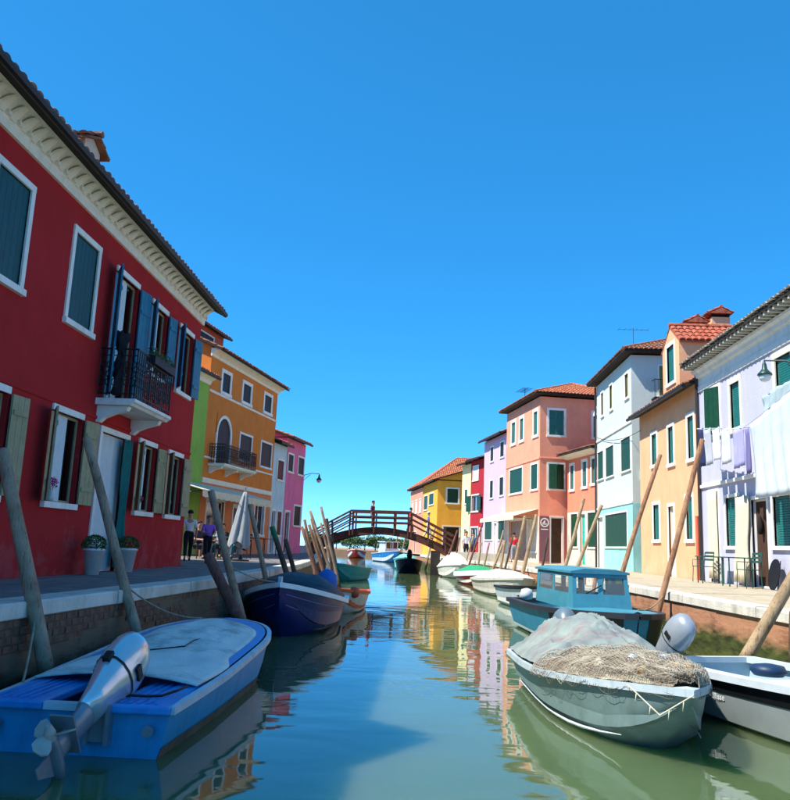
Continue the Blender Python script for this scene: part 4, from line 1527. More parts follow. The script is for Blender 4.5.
def outboard(parent, pivot, tilt, scale=1.0, cowl_mat=None, leg_mat=None, yaw=0, prop_mat=None, dark=None):
    """outboard motor; boat frame: bow +y. pivot sits on the transom top; tilt lifts the leg aft"""
    M = Matrix.Translation(pivot) @ Matrix.Rotation(R(yaw), 4, 'Z') @ Matrix.Rotation(-R(tilt), 4, 'X') @ Matrix.Scale(scale, 4)
    lg = MB()
    def ell(z, rx, ry, cy, n=12):
        return [(rx*math.cos(2*math.pi*k/n), cy+ry*math.sin(2*math.pi*k/n), z) for k in range(n)]
    lg.loft([ell(.12, .10, .15, -.12), ell(-.05, .085, .13, -.12), ell(-.3, .06, .11, -.13), ell(-.52, .045, .10, -.15), ell(-.62, .04, .10, -.16)], True, True, True)
    # torpedo, skeg, anti-ventilation plate, bracket
    lg.loft([[(r_*math.cos(2*math.pi*k/10), y_, -.66+r_*math.sin(2*math.pi*k/10)) for k in range(10)] for y_, r_ in ((.08, .008), (.04, .04), (-.05, .055), (-.22, .055), (-.30, .04))], True, True, True)
    lg.box8([(-.008, -.02, -.70), (.008, -.02, -.70), (.008, -.22, -.70), (-.008, -.22, -.70), (-.005, -.16, -.88), (.005, -.16, -.88), (.005, -.24, -.88), (-.005, -.24, -.88)])
    lg.box(-.09, .09, -.36, -.04, -.505, -.49)
    leg = lg.xf(M).obj('outboard_motor', leg_mat, parent, True)
    e = leg.modifiers.new('split', 'EDGE_SPLIT')
    e.split_angle = R(40)
    cw = MB()
    cw.loft([ell(-.22, .075, .12, -.13, 16), ell(-.05, .095, .15, -.12, 16), ell(.10, .125, .19, -.10, 16), ell(.22, .158, .235, -.08, 16), ell(.36, .17, .25, -.07, 16), ell(.52, .165, .24, -.06, 16), ell(.64, .135, .20, -.05, 16), ell(.71, .085, .13, -.05, 16), ell(.73, .02, .04, -.05, 16)], True, True, True)
    cw.xf(M).obj('cowling', cowl_mat, leg, True)
    st = MB()
    st.loft([ell(.215, .162, .24, -.08, 16), ell(.235, .165, .243, -.08, 16)], True, False, False)
    st.xf(M).obj('cowling_band', dark or M_gutter, leg, True)
    for q in ((-.184, -.160, -.14, -.02, .30, .37), (.160, .184, -.14, -.02, .30, .37), (-.03, .03, -.34, -.29, .17, .26)):
        ln = MB()
        ln.box(*q)
        ln.xf(M).obj('latch', M_gutter, leg)
    pr = MB()
    for k in range(3):
        a0 = k*2.094+.5
        ca, sa = math.cos(a0), math.sin(a0)
        ring = []
        for rr, wd in ((.03, .03), (.08, .06), (.13, .065), (.165, .03)):
            c1 = Vector((rr*ca, -.33, -.66+rr*sa))
            tdir = Vector((-sa, .7, ca)).normalized()
            ring.append([c1-tdir*wd+Vector((0, .006, 0)), c1+tdir*wd+Vector((0, .006, 0)), c1+tdir*wd-Vector((0, .006, 0)), c1-tdir*wd-Vector((0, .006, 0))])
        pr.loft(ring, True, True, True)
    pr.loft([[(r_*math.cos(2*math.pi*k/10), y_, -.66+r_*math.sin(2*math.pi*k/10)) for k in range(10)] for y_, r_ in ((-.29, .04), (-.36, .04), (-.42, .02))], True, True, True)
    pr.xf(M).obj('propeller', prop_mat or leg_mat, leg)
    bk = MB()
    M2 = Matrix.Translation(pivot) @ Matrix.Scale(scale, 4)
    for sd in (-1, 1):
        bk.box(sd*.08-.015, sd*.08+.015, -.08, .08, -.26, .04)
    bk.box(-.065, .065, -.045, -.01, -.24, -.02)
    bk.xf(M2).obj('bracket', leg_mat, leg)
    return leg

def cloth_mound(nx, ny, fpos, nrm_amp=.03, seed=0, fold=6):
    mb = MB()
    rings = []
    for j in range(ny+1):
        row = []
        for i in range(nx+1):
            u, v = i/nx, j/ny
            p = Vector(fpos(u, v))
            e = min(1, 6*min(u, 1-u, v, 1-v)+.15)
            w = mnoise.noise(Vector((u*fold, v*fold*.7, seed)))*nrm_amp*1.5+abs(mnoise.noise(Vector((u*fold*1.7+v*3, v*fold*.6, seed+5))))*nrm_amp+(1-abs(mnoise.noise(Vector((u*fold*1.1-v*2, v*fold*1.2+u, seed+9)))))**9*nrm_amp*.9
            row.append(p+Vector((0, 0, w*e)))
        rings.append(row)
    mb.loft(rings, False)
    return mb

M_cowl = mat('silver_cowling', (206, 212, 214), .2, .06, 4, spec=.6, metal=.55)
M_legm = mat('grey_motor_leg', (132, 140, 146), .4, .15, 6, spec=.5, metal=.3)
M_bluehull = mat('bright_blue_hull', (12, 146, 196), .35, .12, 4, .1, 20, spec=.5, stain=((40, 90, 130), 5, .5))
M_bluein = mat('blue_paint', (18, 142, 212), .4, .1, 5, spec=.5, stain=((20, 80, 160), 6, .5, (1, 1, 1)))
M_gel = mat('worn_white_gelcoat', (196, 206, 212), .4, .1, 4, spec=.4, stain=((130, 140, 148), 5, .6, (1, 1, 1)))
M_canvas = mat('grey_white_canvas', (228, 226, 214), .85, .08, 3, .25, 40, stain=((110, 108, 104), 1.5, .9, (1, 1, 1)))
M_brown = mat('muddy_boot_stripe', (112, 98, 80), .7, .3, 6, stain=((60, 62, 44), 6, .8, (1, 1, 1)))

# --- bright blue dinghy with tilted silver outboard
bb = empty('motorboat', (-2.68, 6.42, 0), R(0))
tag(bb, 'bright blue motorboat with white canvas cover and tilted silver outboard', 'boat')
Lb = 4.85
bfun = lambda t: .80*(.93+.07*min(1, t/.3)) if t < .62 else .80*max(.0008, 1-((t-.62)/.38)**2.6)**.5
sfun = lambda t: .37+.22*t**1.6
build_hull(bb, Lb, bfun, sfun, .9, .9, M_bluehull, keel=-.2, chine_z=-.03, floor=.10, inner_mat=M_bluein, rim_mat=M_gel, rim=(.03, .025, .04), boot=(.0, .085, M_brown))
mb = MB()   # blue side decks and foredeck
rr = []
for i in range(25):
    t = .02+.975*i/24
    w, z = max(.002, bfun(t)-.05), sfun(t)+.02
    inn = max(0, w-.16) if t < .80 else max(0, (w-.16)*(1-(t-.80)/.08)) if t < .88 else 0
    rr.append([(-w, Lb*t, z), (-inn, Lb*t, z+.01), (inn, Lb*t, z+.01), (w, Lb*t, z)])
for k in (0, 2):
    mb.loft([[r0[k], r0[k+1]] for r0 in rr], False)
mb.obj('side_deck', M_bluein, bb, True)
def cov(u, v):
    t = .155+.695*v
    w = (bfun(t)-.15)*(1-.25*max(0, (v-.85)/.15)**2)
    x = (u*2-1)*w
    if v < .42:
        x *= 1+.17*min(1, (.42-v)/.12)
    return (x, Lb*t, sfun(t)+.055+.07*(1-(u*2-1)**2)-.03*math.sin(math.pi*v))
mb = cloth_mound(26, 40, cov, .018, 3.3, 5)
c = mb.obj('canvas_cover', M_canvas, bb, True)
c.modifiers.new('solid', 'SOLIDIFY').thickness = .02
mb = MB()
mb.tube([(-.35, 1.35, .53), (-.1, 1.9, .545), (.15, 2.25, .55), (.12, 2.7, .56), (.2, 3.0, .555)], .008, 5)
mb.obj('cover_cord', M_gutter, bb)
# stern seats with ribs, either side of the motor well
for sd in (-1, 1):
    mb = MB()
    x0, x1 = sorted((sd*.26, sd*.745))
    mb.box(x0, x1, -.06, 1.05, .33, .395)
    s_ = mb.obj('stern_seat', M_bluein, bb, bevel=.015)
    for k in range(5):
        m2 = MB()
        m2.box(x0+.06+k*.07, x0+.09+k*.07, .02, .88, .396, .408)
        m2.obj('seat_rib', M_bluein, s_)
    m2 = MB()
    m2.tube([(sd*.6, -.03, .22), (sd*.6, -.085, .22)], .032, 10)
    m2.tube([(sd*.6, -.085, .22), (sd*.6, -.10, .22)], .045, 10)
    m2.obj('transom_fitting', M_legm, bb)
outboard(bb, (.20, -.02, .36), 60, 1.0, M_cowl, M_legm, yaw=-4, prop_mat=mat('propeller_paint', (176, 170, 160), .4, .2, 5))
mb = MB()
mb.tube([(.26, .10, .42), (.36, .16, .43), (.48, .18, .425), (.58, .26, .42), (.66, .40, .44), (.70, .55, .45)], .011, 6)
mb.obj('motor_cable', M_gutter, bb)

# --- navy wooden boat, bow to the camera
M_navy = mat('navy_hull', (12, 30, 92), .3, .2, 4, .15, 15, spec=.5, stain=((16, 16, 40), 4, .6))
nv = empty('motorboat', (-2.62, 18.6, 0), R(180+1))
tag(nv, 'navy blue planked boat with white gunwale and dark tarpaulin', 'boat')
Ln = 4.4
bn = lambda t: .98*(.88+.12*min(1, t/.4)) if t < .45 else .98*max(.0005, 1-((t-.45)/.55)**2.1)**.85
sn = lambda t: .50+.46*max(0, t-.2)**1.7/(.8**1.7)
build_hull(nv, Ln, bn, sn, .80, .25, M_navy, keel=-.25, chine_z=.06, floor=.15, inner_mat=M_navy, rim_mat=mat('white_rim', (224, 230, 232), .4, .05, 5), rim=(.045, .06, .07), boot=(.07, .10, M_brown))
for fz in (.35, .68):   # pale plank seams
    mb = MB()
    for sd in (-1, 1):
        path = []
        for i in range(20):
            t = .05+.93*i/19
            w, zs = bn(t), sn(t)
            cz = max(.06+(zs*.45-.06)*max(0, (t-.65)/.35)**2, -.2)
            z = cz+(zs-cz)*fz
            k = .80+.10*fz/.45 if fz < .45 else .9+.1*(fz-.45)/.55
            path.append((sd*(w*k+.006), Ln*t-.25*max(0, (t-.6)/.4)**2*(1-(z+.25)/(zs+.25)), z))
        mb.tube(path, .007, 5)
    mb.obj('plank_seam', mat('pale_seam', (110, 120, 170), .5), nv)
def tarp(u, v):
    t = .06+.74*v
    w = bn(t)-.06
    a = u*2-1
    return (a*w, Ln*t, sn(t)+.03+.46*(1-a*a)**.7*math.sin(math.pi*min(1, .12+v*.92))**.6)
mb = cloth_mound(26, 30, tarp, .03, 8.1, 4)
mb.obj('tarpaulin', mat('navy_tarpaulin', (14, 22, 44), .6, .3, 3, .2, 30), nv, True)
mb = MB()
mb.box(-.03, .03, Ln-.12, Ln+.03, .93, 1.07)
mb.obj('stem_post', M_gel, nv)

# --- grey net boat, bow towards the camera
M_grey = mat('grey_green_hull', (112, 134, 134), .4, .12, 3, .1, 20, spec=.4, stain=((86, 108, 100), 4, .6))
nb_ = empty('fishing_boat', (1.93, 10.95, 0), R(180+3.5))
tag(nb_, 'grey fishing boat heaped with net and a dull tarpaulin', 'boat')
Lg = 4.2
bg_ = lambda t: .84*(.94+.06*min(1, t/.3)) if t < .42 else .84*max(.0004, 1-((t-.42)/.58)**1.9)
sg_ = lambda t: .40+.24*t**1.8
build_hull(nb_, Lg, bg_, sg_, .80, 0, M_grey, keel=-.2, chine_z=.05, floor=.12, inner_mat=M_grey, rim_mat=mat('grey_white_rim', (176, 190, 196), .5, .1, 5, stain=((120, 126, 124), 5, .6)), rim=(.03, .08, .045), stem=.70)
mb = MB()   # spray rail along the forward hull
for sd in (-1, 1):
    path = []
    for i in range(12):
        t = .04+.78*i/11
        w, zs = bg_(t), sg_(t)
        path.append((sd*(w*(.80)+.015), Lg*t, .05+(zs*.45-.05)*max(0, (t-.6)/.4)**1.6))
    mb.tube(path, [.016]*10+[.010, .004], 6)
mb.obj('spray_rail', M_gel, nb_)
M_tarp = mat('dull_checked_tarp', (122, 130, 130), .9, .2, 3, .3, 25, stain=((136, 98, 104), 3.5, .9, (.5, 2.2, 1)), col2=(140, 154, 146))
def tarp2(u, v):
    t = .03+.50*v
    w = bg_(t)+.01
    a = u*2-1
    cr = .022*math.sin(v*23+2.5*a+2*mnoise.noise(Vector((a*2, v*3, 5))))*abs(a)*(1-abs(a))*3+.02*math.sin(a*9+v*11)*(1-a*a)
    return (a*w, Lg*t, sg_(t)+.05+cr+.48*(1-abs(a)**1.7)*math.sin(math.pi*min(1, .06+.94*v**.8))**.85)
mb = cloth_mound(70, 70, tarp2, .045, 1.7, 6)
mb.obj('tarpaulin', M_tarp, nb_, True)
M_net = mat('fishing_net', (146, 130, 108), .95, .35, 5, .6, 40, stain=((128, 92, 74), 3, .85, (1, 1, 1)), col2=(178, 174, 152))
def heap(u, v, k=1.0):
    t = .47+.50*v
    w = bg_(min(t, .99))+.03
    a = u*2-1
    z = sg_(t)+.02+k*(.16*(1-abs(a)**2.5)*(1-.7*v**2)+.09*mnoise.noise(Vector((u*4, v*5, 4)))*(1-a*a)+.03*mnoise.noise(Vector((u*11, v*13, 8))))
    return (a*w, Lg*t-.02, z)
mb = cloth_mound(44, 44, heap, .05, 6.2, 9)
mb.obj('net_heap', M_net, nb_, True)
for layer in range(2):
    nm = MB()
    N1, N2 = (60, 60) if layer == 0 else (46, 48)
    rn = random.Random(layer+3)
    grid = []
    for j in range(N2+1):
        row = []
        for i in range(N1+1):
            u, v = i/N1, j/N2
            uu = min(1, max(0, u+.03*mnoise.noise(Vector((u*4, v*4, 20+layer)))))
            vv = min(1, max(0, v+.05*mnoise.noise(Vector((u*3, v*5, 30+layer)))))
            p = Vector(heap(uu, vv))
            a = abs(u*2-1)
            p.z += .03+.03*layer+.06*abs(mnoise.noise(Vector((u*9, v*10, 11+layer*7))))
            p += Vector((rn.uniform(-1, 1), rn.uniform(-1, 1), rn.uniform(-.6, 1)))*.005
            if a > .9:
                p.z -= (a-.9)*(1.2+.8*mnoise.noise(Vector((v*12, layer, 2))))
                p.x *= 1.03
            row.append(p)
        grid.append(row)
    nm.loft(grid, False)
    no = nm.obj('net_mesh', mat('pale_twine', (176, 168, 150), .9, .3, 6) if layer else mat('brown_twine', (124, 108, 94), .9, .3, 6), nb_)
    wf = no.modifiers.new('wire', 'WIREFRAME')
    wf.thickness = .0048
    wf.use_even_offset = False
    no['kind'] = 'stuff'
M_cork = mat('cork_float', (206, 160, 92), .9, .2, 9)
for i in range(5):
    u, v = random.uniform(.2, .8), random.uniform(.3, .9)
    p = heap(u, v)
    m2 = MB()
    m2.lathe([(.01, -.04), (.04, -.03), (.05, 0), (.04, .03), (.01, .04)], 10)
    m2.xf(Matrix.Translation((p[0], p[1], p[2]+.035)) @ Matrix.Rotation(random.uniform(0, 3), 4, 'X'))
    m2.obj('net_float', M_cork if i % 3 else M_gel, nb_, True)
mb = MB()
pth = []
for i in range(15):
    s_ = i/14
    pth.append((.42-.40*s_, Lg*(.90+.10*s_)+.06, .62-.20*(1-abs(2*s_-1))))
mb.tube(pth, .006, 6)
for k in (2, 5, 9, 12):
    p = pth[k]
    mb.tube([p, (p[0]+.01, p[1], p[2]-.08)], .004, 5)
mb.obj('bow_rope', M_beigecloth, nb_, True)
outboard(nb_, (.12, -.05, .46), 55, .95, mat('slate_cowling', (92, 110, 120), .35, .1, 4, spec=.5), M_legm)

# --- white boat with black band, stern beside the net boat's bow
wb = empty('motorboat', (3.40, 10.2, 0), R(180+17))
tag(wb, 'white motorboat with black band and lettering along its side', 'boat')
Lw = 4.6
bw_ = lambda t: .80*(.92+.08*min(1, t/.3)) if t < .5 else .80*max(.0006, 1-((t-.5)/.5)**2.3)**.72
sw_ = lambda t: .50+.2*t**1.8
M_hw = mat('grey_white_hull', (152, 160, 160), .35, .08, 3, spec=.45, stain=((140, 150, 144), 4, .5))
build_hull(wb, Lw, bw_, sw_, .84, 0, M_hw, keel=-.15, chine_z=.06, floor=.22, inner_mat=mat('pale_blue_inside', (150, 172, 182), .5, .08, 4), rim_mat=mat('pale_grey_rim', (188, 198, 202), .4, .08, 5), rim=(.035, .12, .05), stem=.72)
M_blk = mat('black_band', (20, 22, 24), .4, .2, 5)
mb = MB()
for sd in (-1, 1):
    rr = []
    for i in range(24):
        t = .005+.97*i/23
        w, zs = bw_(t), sw_(t)
        cz = .06+(zs*.45-.06)*max(0, (t-.65)/.35)**2
        def hx(f):
            return w*((.92)+(.08)*(f-.45)/.55)+.008
        rr.append([(sd*hx(.62), Lw*t-.3*max(0, (t-.6)/.4)**2*.3, cz+(zs-cz)*.62), (sd*hx(.9), Lw*t, cz+(zs-cz)*.9)])
    mb.loft(rr, False)
mb.obj('side_band', M_blk, wb)
def letters(parent, text, size, M, material):
    cu = bpy.data.curves.new('lettering', 'FONT')
    cu.body = text
    cu.size = size
    cu.shear = .25
    cu.extrude = .001
    tmp = bpy.data.objects.new('lettering_tmp', cu)
    scene.collection.objects.link(tmp)
    dg = bpy.context.evaluated_depsgraph_get()
    me = bpy.data.meshes.new_from_object(tmp.evaluated_get(dg))
    bpy.data.objects.remove(tmp)
    me.transform(M)
    me.materials.clear()
    me.materials.append(material)
    o = link_mesh('lettering', me, parent)
    return o
# boat frame looks aft->bow along +y; the side seen from the canal is +x (the frame is turned round)
letters(wb, 'Ulisse', .09, Matrix.Translation((.739, 1.20, .262)) @ Matrix.Rotation(R(2.0), 4, 'X') @ Matrix.Rotation(R(90), 4, 'Z') @ Matrix.Rotation(R(103), 4, 'X'), mat('white_lettering', (240, 240, 236), .6, .04, 5))
mb = MB()
mb.box(-.7, .7, 1.2, 1.5, .40, .44)
mb.box(-.72, .72, 2.9, 3.2, .44, .48)
mb.obj('thwart', M_gel, wb)
mb = MB()
mb.lathe([(.02, .0), (.16, .01), (.2, .06), (.17, .12), (.05, .14)], 16, (-.35, .75, .40))
mb.obj('blue_bucket_lid', mat('navy_plastic', (20, 48, 78), .5), wb, True)
outboard(wb, (.40, -.05, .54), 44, .78, mat('grey_cowling', (150, 158, 164), .3, .1, 4, spec=.5, metal=.2), M_legm, yaw=6)

# --- turquoise cabin boat
cb = empty('cabin_boat', (2.83, 18.85, 0), R(180+7))
tag(cb, 'turquoise wooden cabin boat with white-curtained windscreen and dark bow', 'boat')
Lc = 5.5
bc_ = lambda t: 1.0*(.90+.10*min(1, t/.4)) if t < .55 else 1.0*max(.0006, 1-((t-.55)/.45)**2.4)**.6
sc_ = lambda t: .62+.12*t**2
M_tqh = mat('turquoise_hull', (44, 128, 160), .45, .15, 3, .15, 15, spec=.4, stain=((30, 84, 110), 4, .6))
M_cab = mat('turquoise_cabin', (64, 134, 152), .45, .1, 4, .1, 20, spec=.4, stain=((44, 118, 140), 4, .5))
build_hull(cb, Lc, bc_, sc_, .86, .3, M_tqh, keel=-.25, chine_z=.05, floor=.2, inner_mat=M_cab, rim_mat=mat('dark_rubrail', (38, 42, 50), .5), rim=(.05, .08, .07), boot=(.05, .11, M_gel))
mb = MB()   # dark bow sheathing
for sd in (-1, 1):
    rr = []
    for i in range(12):
        t = .66+.325*i/11
        w, zs = bc_(t), sc_(t)
        cz = .05+(zs*.45-.05)*max(0, (t-.65)/.35)**2
        def yy(z):
            return Lc*t-.3*max(0, (t-.6)/.4)**2*(1-(z+.25)/(zs+.25))
        rr.append([(sd*(w*f+.008), yy(z)+.004, z) for f, z in ((.86*.97, cz), (.93, cz+(zs-cz)*.45), (.995, zs-.07))])
    mb.loft(rr, False)
mb.obj('bow_sheathing', mat('black_sheathing', (20, 26, 30), .5, .3, 4), cb, True)
mb = MB()   # foredeck
rr = []
for i in range(12):
    t = .62+.37*i/11
    rr.append([(-bc_(t)+.05, Lc*t, sc_(t)+.01), (0, Lc*t, sc_(t)+.05), (bc_(t)-.05, Lc*t, sc_(t)+.01)])
mb.loft(rr, False)
mb.obj('foredeck', M_cab, cb, True)
# cabin: y from 1.2 (aft) to 3.6 (windscreen); windscreen raked
def cabin_pt(x, y, z):
    k = (z-.66)/.78
    return (x*(1-.08*k), y-(.16*k if y > 2.5 else 0), z)
za, zb_, zc_, zd = .66, .95, 1.25, 1.36
ya, yb = 1.15, 3.75
mb = MB()
xw = .56
def quad(P):
    mb.poly([cabin_pt(*p) for p in P])
for sd in (-1, 1):
    X = sd*xw
    quad([(X, ya, za), (X, yb, za), (X, yb, zb_), (X, ya, zb_)])
    quad([(X, ya, zc_), (X, yb, zc_), (X, yb, zd), (X, ya, zd)])
    for y0, y1 in ((ya, 1.35), (2.35, 2.55), (3.5, yb)):
        quad([(X, y0, zb_), (X, y1, zb_), (X, y1, zc_), (X, y0, zc_)])
for Yv in (ya, yb):
    quad([(-xw, Yv, za), (xw, Yv, za), (xw, Yv, zb_), (-xw, Yv, zb_)])
    quad([(-xw, Yv, zc_), (xw, Yv, zc_), (xw, Yv, zd), (-xw, Yv, zd)])
    for x0, x1 in ((-xw, -xw+.08), (-.05, .05), (xw-.08, xw)):
        quad([(x0, Yv, zb_), (x1, Yv, zb_), (x1, Yv, zc_), (x0, Yv, zc_)])
cab = mb.obj('cabin', M_cab, cb)
so2 = cab.modifiers.new('solid', 'SOLIDIFY')
so2.thickness = .03
mb = MB()
mb.loft([[(-xw*.92-.05, y, zd+.0+(-.0)), (-.3, y, zd+.05), (.3, y, zd+.05), (xw*.92+.05, y, zd+.0), (xw*.92+.05, y, zd-.04), (-xw*.92-.05, y, zd-.04)] for y in (ya-.08, 2.3, yb-.10)], True, True, True)
mb.obj('cabin_roof', M_cab, cb)
M_glass = bpy.data.materials.new('cabin_glass')
M_glass.use_nodes = True
gb_ = M_glass.node_tree.nodes['Principled BSDF']
gb_.inputs['Base Color'].default_value = (.8, .86, .86, 1)
gb_.inputs['Roughness'].default_value = .03
gb_.inputs['Transmission Weight'].default_value = .9
gb_.inputs['IOR'].default_value = 1.1
def pane(P):
    m2 = MB()
    m2.poly([cabin_pt(*p) for p in P])
    m2.obj('window_pane', M_glass, cab)
for sd in (-1, 1):
    X = sd*(xw-.01)
    pane([(X, 1.35, zb_), (X, 2.35, zb_), (X, 2.35, zc_), (X, 1.35, zc_)])
    pane([(X, 2.55, zb_), (X, 3.5, zb_), (X, 3.5, zc_), (X, 2.55, zc_)])
for Yv in (ya+.01, yb-.01):
    pane([(-xw+.08, Yv, zb_), (-.05, Yv, zb_), (-.05, Yv, zc_), (-xw+.08, Yv, zc_)])
    pane([(.05, Yv, zb_), (xw-.08, Yv, zb_), (xw-.08, Yv, zc_), (.05, Yv, zc_)])
mb = MB()
mb.tube([cabin_pt(.3, yb+.02, .96), cabin_pt(-.02, yb+.02, 1.12)], .012, 5)
mb.obj('wiper', M_blk, cab)
mb = MB()
mb.lathe([(.02, 0), (.13, .02), (.15, .12), (.12, .22), (.03, .25)], 12, (.6, .5, .62))
mb.obj('white_fender', M_gel, cb, True)

# --- smaller boats farther along
def small_boat(loc, rz, L, B, h, label, hm, rim, inner, cover=None, name='motorboat', band=None, ch=.25, stern=.88, group=None, big_rim=0):
    r = empty(name, (*loc, 0), R(rz))
    tag(r, label, 'boat', group)
    b = lambda t: B*(stern+(1-stern)*min(1, t/.35)) if t < .5 else B*max(.0006, 1-((t-.5)/.5)**2.2)**.72
    s = lambda t: h*(1+.45*t**1.8)
    build_hull(r, L, b, s, .84, .4, hm, keel=-.18, chine_z=.03, n=16, floor=.1, inner_mat=inner, rim_mat=rim, rim=(.05, .3, .2) if big_rim else (.03, .07, .05), boot=(.03, .07, band) if band else None)
    if cover:
        def f(u, v):
            t = .04+.78*v
            a = u*2-1
            return (a*(b(t)-.02), L*t, s(t)+.03+ch*(1-abs(a)**2)*math.sin(math.pi*min(1, .1+v*.9))**.7)
        m_ = cloth_mound(18, 20, f, .035, L+B, 4)
        m_.obj('cover', cover, r, True)
    else:
        m_ = MB()
        for t in (.25, .55):
            w = b(t)-.05
            m_.box(-w, w, L*t-.12, L*t+.12, h*.7, h*.7+.04)
        m_.obj('thwart', rim, r)
    return r
M_cream = mat('cream_hull', (206, 200, 184), .45, .1, 4, spec=.4, stain=((150, 146, 128), 4, .6))
M_orange = mat('orange_rim', (206, 92, 56), .6, .15, 5)
M_tealb = mat('teal_boat_paint', (28, 140, 140), .5, .12, 4, spec=.4)
M_tcov = mat('pale_teal_cover', (116, 190, 190), .8, .1, 5)
M_wcov = mat('white_cover', (214, 214, 206), .9, .08, 5, .3, 30, stain=((160, 160, 150), 4, .5))
M_gcov = mat('grey_cover', (196, 192, 178), .9, .1, 5, .3, 30, stain=((140, 138, 126), 4, .6))
M_far = mat('far_blue_hull', (30, 122, 190), .45, .1, 4)
b1 = small_boat((-2.2, 22.9), 180, 3.6, .75, .42, 'cream hulled dinghy with orange rim and blue-covered outboard', M_cream, M_orange, M_orange)
mb = MB()
mb.lathe([(.10, .35), (.2, .45), (.27, .65), (.24, .9), (.1, 1.02), (.02, 1.04)], 14, (.25, 2.6, 0))
mb.obj('blue_motor_cover', mat('blue_cover', (40, 110, 190), .7, .15, 5), b1, True)
for k, (x, y) in enumerate(((.62, .7), (-.5, 3.0), (-.1, 3.35))):
    m2 = MB()
    m2.lathe([(.02, -.14), (.1, -.1), (.13, 0), (.1, .1), (.02, .14)], 10, (x, y, .52))
    m2.obj('buoy', M_orange, b1, True)
small_boat((-3.25, 39.5), 165, 3.4, .75, .55, 'teal open boat moored beyond the orange-rimmed dinghy', M_tealb, M_tealb, M_tealb)
fb = small_boat((-4.7, 84), 180+20, 6.0, 1.1, .8, 'blue and white cabin launch seen under the bridge', M_far, M_gel, M_gel)
mb = MB()
mb.box(-.7, .7, 1.6, 4.0, .85, 1.35)
mb.box(-.65, -.55, 1.7, 3.9, 1.35, 1.95)
mb.box(.55, .65, 1.7, 3.9, 1.35, 1.95)
for x in (-.1, .1):
    mb.box(x-.04, x+.04, 3.85, 3.93, 1.35, 1.95)
mb.box(-.78, .78, 1.5, 4.1, 1.95, 2.05)
mb.obj('wheelhouse', M_gel, fb)
mb = MB()
mb.box(-.54, .54, 1.8, 3.8, 1.36, 1.9)
mb.obj('wheelhouse_glass', M_dark, fb)
small_boat((-8.2, 98), 180, 4.5, 1.1, .7, 'red and white boat moored far beyond the bridge', mat('red_hull', (190, 52, 50), .5), M_gel, M_gel)
db_ = small_boat((-1.15, 54.2), 183, 3.9, .85, .62, 'small dark boat with raised outboard under the bridge', mat('blue_black_hull', (14, 24, 48), .4), M_blk, M_blk)
outboard(db_, (0, 3.0, .75), 20, 1.0, M_blk, M_blk)
small_boat((-1.35, 61.5), 178, 3.8, .9, .6, 'pale teal covered boat beyond the dark boat', M_tcov, M_tcov, M_tcov, M_tcov, ch=.4)
small_boat((1.55, 49.6), 186, 4.6, .95, .55, 'boat under a rumpled white cover by the bridge pier', M_wcov, M_wcov, M_wcov, M_wcov, ch=.75)
gb = small_boat((2.35, 41.5), 186, 4.8, .95, .5, 'white boat with red bottom and green deck panel', mat('red_hull', (190, 52, 50)), mat('white_rim', (224, 230, 232)), M_wcov, big_rim=1, cover=mat('green_deck', (40, 150, 96), .6, .1, 5), ch=.3)
small_boat((2.75, 33.8), 188, 5.2, .95, .5, 'boat under a pale grey cover along the right quay', M_gcov, M_gcov, M_gcov, M_gcov, ch=.35)
small_boat((3.35, 36.5), 185, 3.6, .7, .55, 'light blue boat with wooden rim beside pale grey cover', mat('light_blue_hull', (96, 168, 200), .5), M_orange, M_gel)
small_boat((3.1, 26.6), 190, 5.2, .95, .55, 'open white boat with black rim moored behind the cabin boat', M_gel, M_blk, M_wcov)

